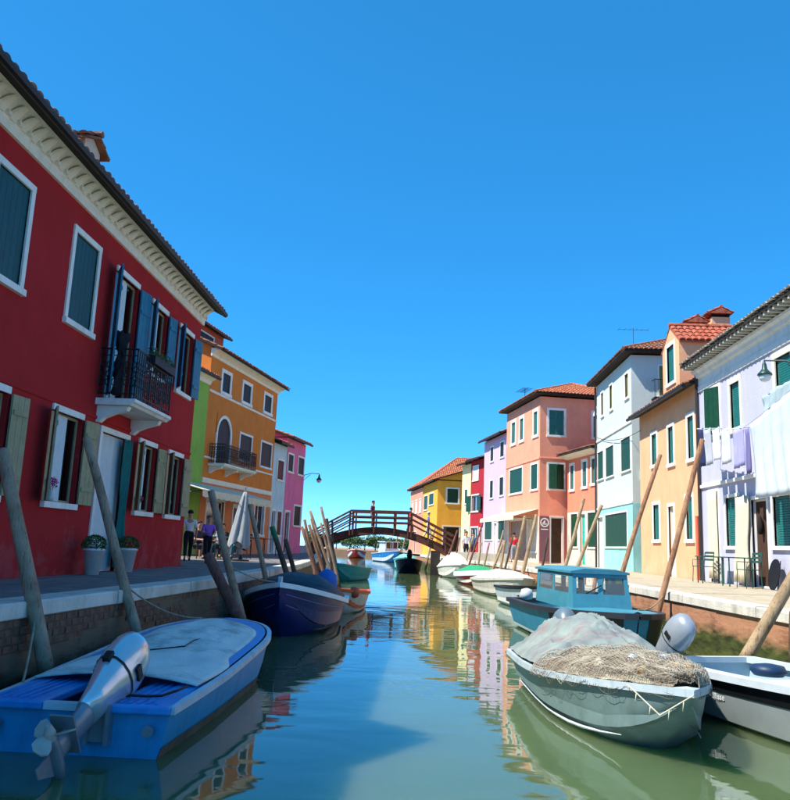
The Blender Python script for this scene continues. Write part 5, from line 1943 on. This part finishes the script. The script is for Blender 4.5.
# ------------------------------------------------------------------ mooring poles
def wood(name, col, col2):
    m = mat(name, col, .92, .3, 3, .0, 22, spec=.15, col2=col2)
    nt = m.node_tree
    nd, lk = nt.nodes, nt.links
    bs = nd['Principled BSDF']
    src = bs.inputs['Base Color'].links[0].from_socket
    tc = nd.new('ShaderNodeTexCoord')
    mp = nd.new('ShaderNodeMapping')
    mp.inputs['Scale'].default_value = (1, 1, .05)
    lk.new(tc.outputs['Object'], mp.inputs['Vector'])
    g = nd.new('ShaderNodeTexNoise')
    g.inputs['Scale'].default_value = 42
    g.inputs['Detail'].default_value = 6
    g.inputs['Roughness'].default_value = .7
    lk.new(mp.outputs['Vector'], g.inputs['Vector'])
    cr = nd.new('ShaderNodeMapRange')
    cr.inputs['From Min'].default_value = .46
    cr.inputs['From Max'].default_value = .36
    cr.inputs['To Max'].default_value = .75
    lk.new(g.outputs['Fac'], cr.inputs['Value'])
    mx = nd.new('ShaderNodeMix')
    mx.data_type = 'RGBA'
    mx.inputs[7].default_value = [x*.25 for x in lin(col)]+[1]
    lk.new(cr.outputs['Result'], mx.inputs[0])
    lk.new(src, mx.inputs[6])
    # weed and damp wood above the water line (the shaft starts 0.7 m under water)
    sp = nd.new('ShaderNodeSeparateXYZ')
    lk.new(tc.outputs['Object'], sp.inputs[0])
    n2 = nd.new('ShaderNodeTexNoise')
    n2.inputs['Scale'].default_value = 7
    n2.inputs['Detail'].default_value = 6
    lk.new(tc.outputs['Object'], n2.inputs['Vector'])
    ma = nd.new('ShaderNodeMath')
    ma.operation = 'MULTIPLY_ADD'
    ma.inputs[1].default_value = .6
    lk.new(n2.outputs['Fac'], ma.inputs[0])
    lk.new(sp.outputs['Z'], ma.inputs[2])
    wt = nd.new('ShaderNodeMapRange')
    wt.inputs['From Min'].default_value = 1.55
    wt.inputs['From Max'].default_value = 1.25
    lk.new(ma.outputs[0], wt.inputs['Value'])
    m2_ = nd.new('ShaderNodeMix')
    m2_.data_type = 'RGBA'
    m2_.inputs[7].default_value = lin((52, 50, 32))+[1]
    lk.new(wt.outputs['Result'], m2_.inputs[0])
    lk.new(mx.outputs[2], m2_.inputs[6])
    lk.new(m2_.outputs[2], bs.inputs['Base Color'])
    b = nd.new('ShaderNodeBump')
    b.inputs['Strength'].default_value = .8
    b.inputs['Distance'].default_value = .015
    lk.new(g.outputs['Fac'], b.inputs['Height'])
    lk.new(b.outputs['Normal'], bs.inputs['Normal'])
    return m
W_grey = wood('grey_weathered_pole', (158, 126, 104), (184, 156, 132))
W_brown = wood('brown_pole', (152, 108, 80), (184, 140, 108))
W_tan = wood('tan_pole', (164, 138, 106), (190, 166, 132))
W_dark = wood('dark_pole', (84, 70, 60), (110, 94, 82))
W_red = wood('reddish_pole', (120, 76, 70), (140, 96, 88))
W_or = wood('orange_brown_pole', (146, 106, 82), (168, 134, 106))
def pole(b, t, r, m, label, cap=None, group=None, r2=None, slime=True):
    b, t = Vector(b), Vector(t)
    d = (b-t).normalized()
    k = (b.z+.7)/max(.05, -d.z)
    foot = b+d*k
    L = (t-foot).length
    root = empty('mooring_pole', foot)
    mb = MB()
    n = 9
    path, rad = [], []
    for i in range(n+1):
        s_ = i/n
        w = Vector((mnoise.noise(Vector((s_*2.1, t.x, t.y)))*.02*L*.4, mnoise.noise(Vector((s_*2.3+7, t.x, t.y)))*.02*L*.4, 0))*math.sin(math.pi*s_)
        path.append((t-foot)*s_+w)
        rad.append((r*1.12+((r2 or r*.86)-r*1.12)*s_)*(1+.05*mnoise.noise(Vector((s_*6, t.y, 3)))))
    path.append(path[-1]+(t-foot).normalized()*r*.25)
    rad.append(rad[-1]*.75)
    mb.tube(path, rad, 12)
    mb.obj('shaft', m, root, True)
    if cap:
        mb = MB()
        dd = (t-foot).normalized()
        p0 = path[-1]-dd*cap[1]
        mb.tube([p0, path[-1]+dd*.02], [rad[-2]*1.06, rad[-2]*1.03], 12)
        mb.obj('painted_top', cap[0], root)
    return tag(root, label, 'mooring pole', group)

pole((-3.66, 8.0, .26), (-4.42, 8.0, 2.5), .076, W_grey, 'thick grey mooring pole leaning on the quay beside blue motorboat')
pole((-3.60, 10.2, .49), (-4.52, 10.2, 2.92), .064, W_grey, 'tall grey mooring pole leaning past the red house doorway')
pole((-3.03, 13.0, .57), (-3.54, 13.0, 1.42), .092, W_red, 'stubby thick mooring pole with reddish split top', r2=.085)
pole((-3.06, 13.5, .53), (-3.71, 13.5, 2.48), .07, W_grey, 'knobbly grey mooring pole crossing the stubby reddish one')
pole((-3.09, 16.0, .72), (-3.58, 16.0, 2.38), .055, W_grey, 'slim grey mooring pole in front of the closed parasol')
pole((-3.40, 20.0, .82), (-3.86, 20.0, 2.0), .075, W_dark, 'dark mooring pole with green painted top', cap=(mat('green_pole_paint', (24, 110, 70), .6), .35))
pole((-3.30, 20.5, .85), (-3.60, 20.5, 1.72), .065, W_dark, 'short dark mooring pole beside the green topped one')
lg = 'mooring poles bunched along the left quay'
for b, t, m in (((-2.96, 22, .81), (-3.43, 22, 2.09), W_or), ((-2.87, 23, .78), (-3.38, 23, 2.17), W_or)):
    pole(b, t, .05, m, 'orange brown mooring pole bunched behind the navy boat', group=lg)
for b, t, m in (((-3.17, 27, .79), (-3.96, 27, 2.72), W_grey), ((-3.23, 29, .8), (-3.86, 29, 2.96), W_grey), ((-3.6, 31, .8), (-3.9, 31, 2.6), W_dark), ((-3.95, 34, .8), (-4.5, 34, 2.5), W_grey), ((-4.1, 36, .8), (-4.25, 36, 2.7), W_dark)):
    pole(b, t, .052, m, 'tall greyish mooring pole rising before the left end of bridge', group=lg)
pole((4.66, 16.2, .76), (5.56, 16.2, 4.06), .058, W_brown, 'long brown mooring pole leaning towards the peach house drainpipe')
pole((4.46, 19.0, .9), (5.52, 19.0, 4.07), .058, W_brown, 'long brown mooring pole leaning in front of the peach house windows')
pole((4.20, 11.0, .34), (5.75, 11.0, 2.80), .082, W_tan, 'pale tan mooring pole leaning over the white motorboat')
W_dk2 = W_dark
pole((4.98, 11.3, .4), (5.02, 11.3, 1.02), .05, W_dk2, 'stub of dark post standing against the right quay wall')
pole((3.61, 33, .86), (4.05, 33, 3.07), .075, W_tan, 'tall tan mooring pole rising before the shop window under awning')
pole((3.77, 31, .96), (4.24, 31, 3.06), .075, W_tan, 'tall tan mooring pole leaning beside the mauve sign panel')
pole((4.48, 26, 1.25), (5.08, 26, 3.42), .06, W_tan, 'slim tan mooring pole leaning before the coral house door')
pole((4.5, 24.5, 1.1), (5.32, 24.5, 3.14), .06, W_tan, 'slim tan mooring pole leaning before the white house door')
rg = 'weathered poles along the far right quay'
pole((2.55, 45.5, .99), (3.2, 45.5, 3.15), .06, W_red, 'long reddish mooring pole leaning in front of the crimson house')
pole((1.3, 47.3, .98), (1.85, 47.3, 2.7), .06, W_red, 'short reddish mooring pole at the right landing of bridge')
for b, t in (((3.07, 37, .72), (3.59, 37, 2.09)), ((3.15, 34, .73), (3.34, 34, 2.06))):
    pole(b, t, .06, W_tan, 'short tan mooring pole behind the pale grey covered boat', group=rg)
for b, t in (((2.9, 40, .8), (3.15, 40, 2.0)), ((2.75, 42, .8), (2.9, 42, 2.0))):
    pole(b, t, .055, W_tan, 'thin stubby mooring pole beside the green decked white boat', group=rg)
for x, y in ((-2.6, 88), (-2.0, 90), (-3.4, 86), (-.9, 92), (.2, 60)):
    pole((x, y, .8), (x+.5, y, 3.2), .08, W_tan, 'distant mooring pole glimpsed under the bridge', group='poles beyond the bridge')

# ------------------------------------------------------------------ people
def skin_mesh(name, V, E, m, parent, sub=2, root=0):
    me = bpy.data.meshes.new(name)
    me.from_pydata([v[:3] for v in V], E, [])
    o = link_mesh(name, me, parent)
    sk = o.modifiers.new('skin', 'SKIN')
    sk.use_smooth_shade = True
    for i, v in enumerate(V):
        d = me.skin_vertices[0].data[i]
        r = v[3]
        d.radius = r if isinstance(r, tuple) else (r, r)
        d.use_root = (i == root)
    ss = o.modifiers.new('sub', 'SUBSURF')
    ss.levels = ss.render_levels = sub
    me.materials.append(m)
    return o

def cloth(col):
    return mat('cloth_%d_%d_%d' % col, col, .9, .08, 3, .05, 60)

def person(loc, rz, h, shirt, legs, hair, label, pose='stand', swing=.0, name='person', arm='down', group=None):
    r = empty(name, loc, R(rz))
    r.scale = (h/1.75,)*3
    tag(r, label, 'person', group)
    sw = swing
    # facing -y
    if pose == 'sit':
        hip = .50
        kneeL, kneeR = (-.10, -.42, .50), (.10, -.44, .50)
        ankL, ankR = (-.10, -.40, .09), (.11, -.46, .09)
        dz = -.45
    else:
        hip = .93
        kneeL, kneeR = (-.10, -.22*sw-.02, .50), (.10, .18*sw-.02, .50)
        ankL, ankR = (-.10, -.34*sw, .09), (.11, .42*sw, .09+.05*sw)
        dz = 0
    def toe(a):
        return (a[0], a[1]-.17, .035)
    sh = 1.42+dz
    hands = {'down': ((-.25, -.06, .80+dz), (.25, -.06, .80+dz)), 'front': ((-.14, -.36, 1.12+dz), (.12, -.38, 1.10+dz)), 'rail': ((-.2, -.34, 1.0+dz), (.22, -.34, 1.0+dz))}[arm]
    elb = {'down': ((-.26, .02, 1.10+dz), (.26, .02, 1.10+dz)), 'front': ((-.25, -.08, 1.12+dz), (.25, -.08, 1.12+dz)), 'rail': ((-.27, -.05, 1.12+dz), (.27, -.05, 1.12+dz))}[arm]
    V = [(0, 0, hip+.02, (.12, .09)), (0, -.01, hip+.22, (.115, .085)), (0, 0, sh-.05, (.14, .09)), (0, -.01, sh+.05, .06), (0, -.02, sh+.10, .062), (0, -.035, sh+.19, (.098, .108)), (0, -.03, sh+.34, (.085, .10)),
         (-.18, 0, sh-.03, .06), (*elb[0], .042), (*hands[0], .03), (.18, 0, sh-.03, .06), (*elb[1], .042), (*hands[1], .03),
         (-.09, 0, hip-.06, .08), (*kneeL, .055), (*ankL, .04), (*toe(ankL), .03), (.09, 0, hip-.06, .08), (*kneeR, .055), (*ankR, .04), (*toe(ankR), .03)]
    E = [(0, 1), (1, 2), (2, 3), (3, 4), (4, 5), (5, 6), (2, 7), (7, 8), (8, 9), (2, 10), (10, 11), (11, 12), (0, 13), (13, 14), (14, 15), (15, 16), (0, 17), (17, 18), (18, 19), (19, 20)]
    for hi, base in ((9, Vector(hands[0])), (12, Vector(hands[1]))):
        e = Vector(V[8][:3] if hi == 9 else V[11][:3])
        d = (base-e).normalized()
        side = Vector((0, 0, 1)) if arm != 'down' else Vector((0, 1, 0))
        side = (side-d*side.dot(d)).normalized()
        palm = base+d*.07
        V.append((*palm, (.028, .016)))
        pi_ = len(V)-1
        E.append((hi, pi_))
        for k, ln in enumerate((.075, .085, .08, .06)):
            V.append((*(palm+d*ln+side*(k-1.5)*.021), .008))
            E.append((pi_, len(V)-1))
        V.append((*(base+d*.06+side*-.05), .010))
        E.append((hi, len(V)-1))
    skin_mesh('body', V, E, M_skin, r)
    # face
    m2 = MB()
    m2.loft([[(-.012, -.118, sh+.20), (.012, -.118, sh+.20), (.0, -.112, sh+.245)], [(-.014, -.138, sh+.195), (.014, -.138, sh+.195), (0, -.118, sh+.24)]], True, True, True)
    m2.obj('nose', M_skin, r)
    for sd in (-1, 1):
        m2 = MB()
        m2.lathe([(.002, -.012), (.012, -.006), (.012, .006), (.002, .012)], 8, (sd*.033, -.108, sh+.235))
        m2.obj('eye', M_void, r)
    # hair
    m2 = MB()
    rings = []
    for i in range(7):
        a = math.pi/2*i/6*1.25
        rr = math.sin(a)*.105
        rings.append([(rr*math.cos(q), -.015+rr*1.12*math.sin(q)+(.02 if i > 4 and math.sin(q) < 0 else 0), sh+.275+math.cos(a)*.105+(.06 if (i > 4 and math.sin(q) < -.3) else 0)) for q in [2*math.pi*k/14 for k in range(14)]])
    m2.loft(rings, True, True, False)
    m2.obj('hair', cloth(hair), r, True)
    # clothing
    c1 = [(0, 0, hip-.04, (.17, .14)), (0, -.01, hip+.22, (.135, .105)), (0, 0, sh-.05, (.16, .108)), (-.18, 0, sh-.03, .078), tuple(list((Vector(elb[0])*.85+Vector((-.18, 0, sh-.03))*.15))+[.06]), (.18, 0, sh-.03, .078), tuple(list((Vector(elb[1])*.85+Vector((.18, 0, sh-.03))*.15))+[.06]), (0, 0, sh+.03, .075)]
    skin_mesh('shirt', c1, [(0, 1), (1, 2), (2, 3), (3, 4), (2, 5), (5, 6), (2, 7)], cloth(shirt), r)
    c2 = [(0, 0, hip+.16, (.145, .115)), (-.09, 0, hip-.06, .115), (*kneeL, .074), (ankL[0], ankL[1], ankL[2]+.03, .058), (.09, 0, hip-.06, .115), (*kneeR, .074), (ankR[0], ankR[1], ankR[2]+.03, .058), (0, 0, hip-.02, (.16, .13))]
    skin_mesh('trousers', c2, [(0, 7), (7, 1), (1, 2), (2, 3), (7, 4), (4, 5), (5, 6)], cloth(legs), r)
    for a in (ankL, ankR):
        skin_mesh('shoe', [(a[0], a[1]+.04, .045, .045), (a[0], a[1]-.08, .04, .045), (a[0], a[1]-.19, .03, .035)], [(0, 1), (1, 2)], cloth((30, 28, 30)), r, 1)
    return r

person((-6.05, 22.1, 1), 30, 1.28, (150, 96, 196), (22, 22, 28), (120, 84, 60), 'person in purple top and black trousers walking past the red house', swing=.8, arm='front')
person((-6.95, 23.3, 1), 200, 1.45, (232, 228, 226), (24, 24, 28), (50, 38, 32), 'person in white top and black trousers striding behind the red house corner', swing=1.0)
seat_m = mat('cafe_chair', (52, 44, 42), .6)
cg = 'people sitting at the cafe under the awning'
cafe = [(-7.5, 26.2, 60, (60, 50, 60), (30, 30, 40), (40, 30, 28)), (-7.0, 27.0, -30, (150, 150, 160), (40, 60, 70), (90, 66, 48)), (-7.9, 27.4, 120, (90, 40, 50), (30, 30, 34), (36, 28, 26)), (-6.45, 28.3, -60, (210, 214, 224), (40, 90, 110), (60, 44, 36)), (-7.4, 28.9, 20, (70, 84, 66), (50, 44, 40), (30, 26, 24))]
def chair(loc, rz, m, label, group=None, name='chair', arms=False):
    r = empty(name, loc, R(rz))
    tag(r, label, 'chair', group)
    mb = MB()
    for k in range(6):
        mb.box(-.2+k*.068, -.2+k*.068+.055, -.2, .2, .44, .46)
    mb.obj('seat', m, r)
    for sx in (-1, 1):
        for sy in (-1, 1):
            m2 = MB()
            top = .44 if sy < 0 else .86
            m2.tube([(sx*.21, sy*.21, 0), (sx*.2, sy*.19, .44)]+([(sx*.19, .23, .86)] if sy > 0 else []), .013, 6)
            m2.obj('leg', m, r)
    m2 = MB()
    for z in (.62, .72, .82):
        m2.box(-.19, .19, .20+(z-.44)*.1, .215+(z-.44)*.1, z, z+.06)
    m2.obj('backrest', m, r)
    if arms:
        for sx in (-1, 1):
            m2 = MB()
            m2.tube([(sx*.21, .2, .64), (sx*.23, -.18, .64), (sx*.21, -.2, .44)], .012, 6)
            m2.obj('armrest', m, r)
    return r
for x, y, rz, a, b, c in cafe:
    lab = {60: 'seated cafe guest in dusky plum top', -30: 'seated cafe guest in grey top near parasol', 120: 'seated cafe guest in wine red top', -60: 'seated cafe guest in pale top and teal trousers', 20: 'seated cafe guest in olive top at the back'}[rz]
    person((x, y, 1), rz, 1.62, a, b, c, lab, pose='sit', arm='front', group=cg)
    chair((x, y, 1), rz, seat_m, 'dark slatted cafe chair under the awning', 'chairs of the cafe')
def table(loc, m, label, w=.7, rz=0, group=None):
    r = empty('table', loc, R(rz))
    tag(r, label, 'table', group)
    mb = MB()
    mb.box(-w/2, w/2, -.35, .35, .72, .75)
    mb.obj('table_top', m, r, bevel=.006)
    for sx in (-1, 1):
        for sy in (-1, 1):
            m2 = MB()
            m2.tube([(sx*(w/2-.06), sy*.29, 0), (sx*(w/2-.06), sy*.29, .72)], .018, 6)
            m2.obj('leg', m, r)
    return r
table((-7.35, 27.3, 1), mat('cafe_table', (186, 150, 110), .6), 'wooden cafe table between the seated guests')
table((-6.7, 26.2, 1), mat('teal_cloth', (28, 108, 104)), 'teal covered cafe table nearest the red house')
table((-7.0, 34.6, 1), M_darksh, 'long dark table standing before the orange house', 1.9, 85)

person((5.15, 47.2, 1), 170, 1.68, (206, 30, 48), (150, 150, 158), (40, 30, 28), 'person in bright red top and grey trousers by the shop', swing=.4)
person((2.55, 50.6, 1), 20, 1.7, (232, 232, 236), (30, 34, 46), (50, 40, 34), 'person in white top standing past the right end of bridge')
person((3.05, 51.5, 1), -40, 1.66, (60, 84, 120), (40, 40, 44), (30, 26, 26), 'person in denim blue top beside the one in white')
person((-3.36, 49.7, deck_z(-3.36)-.04), 70, 1.66, (110, 60, 80), (96, 52, 70), (40, 30, 28), 'person in dark plum clothes standing at the crown of bridge', swing=.2)
person((-1.0, 50.3, deck_z(-1.0)-.04), 90, 1.55, (206, 40, 44), (60, 40, 50), (50, 40, 34), 'person in scarlet top walking over the bridge', swing=.6)
person((.12, 50.2, deck_z(.12)-.04), 90, 1.68, (110, 150, 200), (210, 214, 220), (220, 220, 220), 'person in light blue top going down the bridge', swing=.6)

# closed parasol before the orange house
ps = empty('closed_parasol', (-5.9, 25.6, 1.0))
tag(ps, 'closed grey cloth parasol standing before the orange house', 'parasol')
mb = MB()
mb.tube([(0, 0, .04), (0, 0, 2.35)], .025, 8)
mb.obj('pole', M_legm, ps)
mb = MB()
rings = []
for j in range(12):
    v = j/11
    rr = .05+.26*v**.8
    rings.append([(rr*(1+.22*math.sin(6*a+v*2))*math.cos(a)-.10*v, rr*.8*(1+.22*math.sin(6*a+v*2))*math.sin(a), 2.2-1.7*v+.12*math.sin(3*a)*(v > .9)) for a in [2*math.pi*k/36 for k in range(36)]])
mb.loft(rings, True, True, False)
mb.obj('canopy', mat('grey_parasol_cloth', (150, 156, 160), .9, .12, 4), ps, True)
mb = MB()
mb.lathe([(.28, 0), (.28, .04), (.06, .06), (.05, .2)], 14)
mb.obj('base', M_iron, ps)

# ------------------------------------------------------------------ laundry, furniture and lamps of the lavender house
def LA(u, h, X=7.9):
    return (X, 25.45-u, h+1)
ln_ = empty('clothesline', (8.6, 25.45, 1))
tag(ln_, 'slack white clothesline on iron arms before the lavender house', 'clothesline')
ln_.location = (0, 0, 0)
mb = MB()
for (ua, ha), (ub, hb) in zip([(2.0, 4.44), (5.45, 3.96), (9.6, 4.75)], [(5.45, 3.96), (9.6, 4.75)]):
    A, B = Vector(LA(ua, ha)), Vector(LA(ub, hb))
    mb.tube([A.lerp(B, i/8)+Vector((0, 0, -.06*math.sin(math.pi*i/8))) for i in range(9)], .007, 5)
mb.obj('line', M_gel, ln_)
for u, h in ((2.0, 4.44), (5.45, 3.96), (9.6, 4.75)):
    m2 = MB()
    m2.tube([LA(u, h), LA(u-.05, h+.05, 8.66)], .016, 6)
    m2.tube([LA(u, h-.01, 8.1), LA(u, h-.45, 8.66)], .012, 6)
    m2.obj('arm', M_gel, ln_)
def garment(u0, u1, h0, h1, col, label, shape='towel', X=7.9, cat='laundry', amp=.03, h0b=None):
    c = cloth(col)
    o = curtain('laundry', label, [LA(u0, h1, X), LA(u1, h1 if h0b is None else h0b, X)], [LA(u0+.03, h0, X+.03), LA(u1-.03, h0, X+.03)], c, 3, amp, cat=cat, rows=8)
    return o
garment(2.12, 2.56, 3.3, 4.40, (38, 46, 84), 'navy blue cloth pegged at the peach house end of clothesline')
garment(2.62, 3.14, 3.28, 4.32, (176, 178, 186), 'light grey shirt hanging next to the navy cloth')
garment(3.24, 3.78, 3.36, 4.24, (240, 240, 240), 'bright white cloth pegged in the middle of the clothesline')
garment(3.86, 4.52, 3.2, 4.14, (204, 210, 214), 'pale grey cloth hanging between white and lilac pieces')
garment(4.66, 5.40, 3.0, 4.03, (166, 164, 216), 'lilac towel hanging on the clothesline')
garment(5.46, 5.76, 2.8, 3.93, (116, 112, 160), 'dark violet cloth hanging beside the big sheet')
curtain('laundry', 'huge pale blue bed sheet hanging before the lavender house', [LA(5.80, 3.98), LA(9.4, 4.66)], [LA(5.9, 2.15, 7.94), LA(9.4, 2.2, 7.94)], cloth((196, 206, 212)), 7, .045, cat='laundry', rows=14)
curtain('laundry', 'crumpled grey cloth thrown above the big pale blue sheet', [LA(6.2, 4.62, 8.05), LA(7.95, 4.75, 8.05)], [LA(6.35, 3.85, 8.02), LA(7.9, 4.2, 8.02)], cloth((158, 176, 180)), 5, .06, cat='laundry', rows=8)
curtain('door_curtain', 'beige curtain hanging in the doorway by the drainpipe', [LA(.70, 2.72, 8.58), LA(1.5, 2.72, 8.58)], [LA(.74, .1, 8.56), LA(1.46, .1, 8.56)], M_beigecloth, 5, .03)
curtain('door_curtain', 'beige curtain drawn aside between window and brown doorway', [LA(3.0, 2.42, 8.56), LA(3.95, 2.42, 8.56)], [LA(2.85, .08, 8.52), LA(3.85, .08, 8.52)], M_beigecloth, 6, .045, (.6, .8))
M_cg = mat('green_metal', (44, 84, 76), .5, .15, 8)
chair((8.12, 23.9, 1), -70, M_cg, 'green metal armchair beside the beige doorway curtain', None, arms=True)
chair((8.05, 20.4, 1), -80, M_cg, 'green metal armchair in front of the brown doorway', None, arms=True)
table((8.05, 23.1, 1), M_cg, 'small green metal table next to the armchair by the curtain', .5, 90)
table((8.1, 21.3, 1), M_cg, 'small green metal table before the brown doorway', .6, 90)
ft = empty('folded_table', (8.50, 19.85, 1))
tag(ft, 'round folded dark table leaning on the lavender house wall', 'table')
mb = MB()
mb.loft([[(-.12+.0*k+.16*(1+math.sin(a)), .30*math.cos(a), .36+.36*math.sin(a)) if False else (d_+.12*(.5+.5*math.sin(a)), .30*math.cos(a), .37+.37*math.sin(a)) for a in [2*math.pi*k/24 for k in range(24)]] for d_ in (-.15, -.12)], True, True, True)
mb.obj('table_top', M_darksh, ft)
mb = MB()
mb.tube([(-.05, -.1, 0), (.05, -.1, .7)], .012, 6)
mb.tube([(-.05, .1, 0), (.05, .1, .7)], .012, 6)
mb.obj('legs', M_iron, ft)
hl = MB()
hl.lathe([(.015, .5), (.05, .42), (.085, .2), (.06, .02), (.02, 0)], 10, LA(4.35, 1.35, 8.66))
tag(hl.obj('hanging_bag', cloth((30, 24, 24)), None, True), 'dark bag hanging in the brown doorway', 'bag')

M_lampg = mat('green_lamp_metal', (20, 66, 62), .4, .15, 6, spec=.5)
M_lglass = mat('frosted_lamp_glass', (214, 220, 214), .35, .05, 5)
def street_lamp(wall, end, label):
    wall, end = Vector(wall), Vector(end)
    r = empty('wall_lamp', (0, 0, 0))
    tag(r, label, 'street lamp')
    mb = MB()
    mid = wall.lerp(end, .5)+Vector((0, 0, .08))
    mb.tube([wall, mid, end], .02, 6)
    mb.tube([wall+Vector((0, 0, -.3)), wall.lerp(end, .45)+Vector((0, 0, .02))], .014, 6)
    mb.obj('bracket', M_iron, r)
    mb = MB()
    mb.lathe([(.02, 0), (.03, -.05), (.05, -.1), (.06, -.2), (.1, -.26), (.16, -.32), (.17, -.36), (.15, -.36)], 14, tuple(end))
    mb.obj('lamp_hood', M_lampg, r, True)
    mb = MB()
    mb.lathe([(.14, -.36), (.13, -.44), (.09, -.5), (.02, -.52)], 14, tuple(end))
    mb.obj('lamp_glass', M_lglass, r, True)
street_lamp((8.65, 18.1, 6.1), (7.95, 18.75, 6.40), 'green hanging wall lamp on a bracket above the laundry')
street_lamp((-7.28, 46.1, 5.5), (-6.35, 46.1, 5.62), 'dark wall lamp on a bracket at the candy pink house corner')

# thin cables strung between houses
def cable(a, b, sag, label):
    a, b = Vector(a), Vector(b)
    mb = MB()
    mb.tube([a.lerp(b, i/12)-Vector((0, 0, sag*4*(i/12)*(1-i/12))) for i in range(13)], .012, 5)
    tag(mb.obj('cable', M_gutter), label, 'cable')
cable((-5.98, 19.4, 5.0), (-9.5, 30.2, 6.0), .1, 'thin dark cable from the red house across to the green house')
cable((8.70, 41.0, 7.6), (8.60, 32.3, 6.7), .25, 'thin sagging cable along the white house front')

# antenna on the white house roof
an = MB()
an.tube([(10.5, 40.5, 11.4), (10.5, 40.5, 13.4)], .012, 6)
an.tube([(9.7, 40.5, 13.3), (11.3, 40.5, 13.3)], .009, 5)
for k in range(6):
    an.tube([(9.75+k*.3, 40.2, 13.3), (9.75+k*.3, 40.8, 13.3)], .007, 4)
ao = an.obj('antenna', M_iron)
ao.parent = whi
ao.matrix_parent_inverse = (Matrix.Translation((8.75, 41.3, 1.0)) @ Matrix.Rotation(R(-90), 4, 'Z')).inverted()

# ------------------------------------------------------------------ far bank beyond the bridge
mb = MB()
mb.box(-70, 60, 116, 170, -1, .75)
fbk = mb.obj('far_bank', mat('far_bank_ground', (170, 130, 100), .95, .2, .5))
fbk['kind'] = 'structure'
def small_tree(loc, h, w, idx):
    r = empty('tree', loc)
    tag(r, 'small rounded green tree in the row on the far bank', 'tree', 'trees along the far bank')
    mb = MB()
    mb.tube([(0, 0, -.1), (.03, 0, h*.35), (0, .04, h*.6)], [.09, .06, .03], 7)
    for k in range(4):
        a = k*1.6+idx
        mb.tube([(0, 0, h*.35), (.3*w*math.cos(a), .3*w*math.sin(a), h*.65)], [.04, .015], 5)
    mb.obj('trunk', W_dark, r)
    mb = MB()
    rnd = random.Random(idx)
    cl_ = [(rnd.uniform(-.5, .5)*w, rnd.uniform(-.4, .4)*w, h*(.45+.45*rnd.random()), w*rnd.uniform(.25, .42)) for _ in range(9)]
    def fn():
        c = random.choice(cl_)
        v = Vector((random.gauss(0, 1), random.gauss(0, 1), random.gauss(0, 1))).normalized()*c[3]*random.uniform(.6, 1.05)
        return (c[0]+v.x, c[1]+v.y, c[2]+v.z*.8)
    leaves(mb, fn, 1500, .13)
    mb.obj('crown', M_leafb if idx % 2 else M_leaf, r)
for i in range(12):
    small_tree((-17+i*1.9+random.uniform(-.4, .4), 120+random.uniform(-2, 2), .75), random.uniform(1.5, 2.1), random.uniform(1.8, 2.6), i)

# ------------------------------------------------------------------ mooring ropes
M_rope = mat('old_rope', (150, 138, 112), .95, .25, 12)
def rope(a, b, sag, label, r=.011):
    a, b = Vector(a), Vector(b)
    mb = MB()
    mb.tube([a.lerp(b, i/14)-Vector((0, 0, sag*4*(i/14)*(1-i/14))) for i in range(15)], r, 6)
    tag(mb.obj('mooring_rope', M_rope, None, True), label, 'rope')
rope((-3.0, 11.0, .62), (-3.86, 10.2, 1.1), .12, 'rope from the blue motorboat bow to the tall grey pole')
rope((-3.42, 7.0, .42), (-3.86, 8.0, .85), .08, 'rope from the blue motorboat stern to the thick grey pole')
rope((-2.62, 14.2, .98), (-3.30, 13.5, 1.25), .06, 'rope from the navy boat bow to the knobbly pole')
rope((3.9, 15.0, .72), (4.72, 16.2, .95), .10, 'rope from the cabin boat bow to the long brown pole')

for b, t, m in (((-3.35, 24.5, .8), (-3.75, 24.5, 2.35), W_or), ((-3.5, 26, .8), (-3.95, 26, 2.1), W_red), ((-3.55, 28, .8), (-4.05, 28, 2.5), W_or), ((-4.2, 38, .8), (-4.7, 38, 2.6), W_grey), ((-4.7, 41, .8), (-5.1, 41, 2.9), W_dark), ((-5.0, 44, .8), (-5.5, 44, 2.6), W_grey)):
    pole(b, t, .05, m, 'slender mooring pole in the thicket along the left bank before the bridge', group='slender poles along the left bank')
for b, t, m in (((3.3, 39, .8), (3.75, 39, 2.6), W_tan), ((2.3, 46.5, .8), (2.75, 46.5, 2.4), W_tan), ((3.45, 35.2, .8), (3.8, 35.2, 2.3), W_dark), ((1.75, 47.8, .8), (2.0, 47.8, 2.3), W_red), ((4.2, 29.5, .8), (4.45, 29.5, 2.2), W_dark)):
    pole(b, t, .05, m, 'slender mooring pole among the boats before the pink houses', group='slender poles along the right bank')
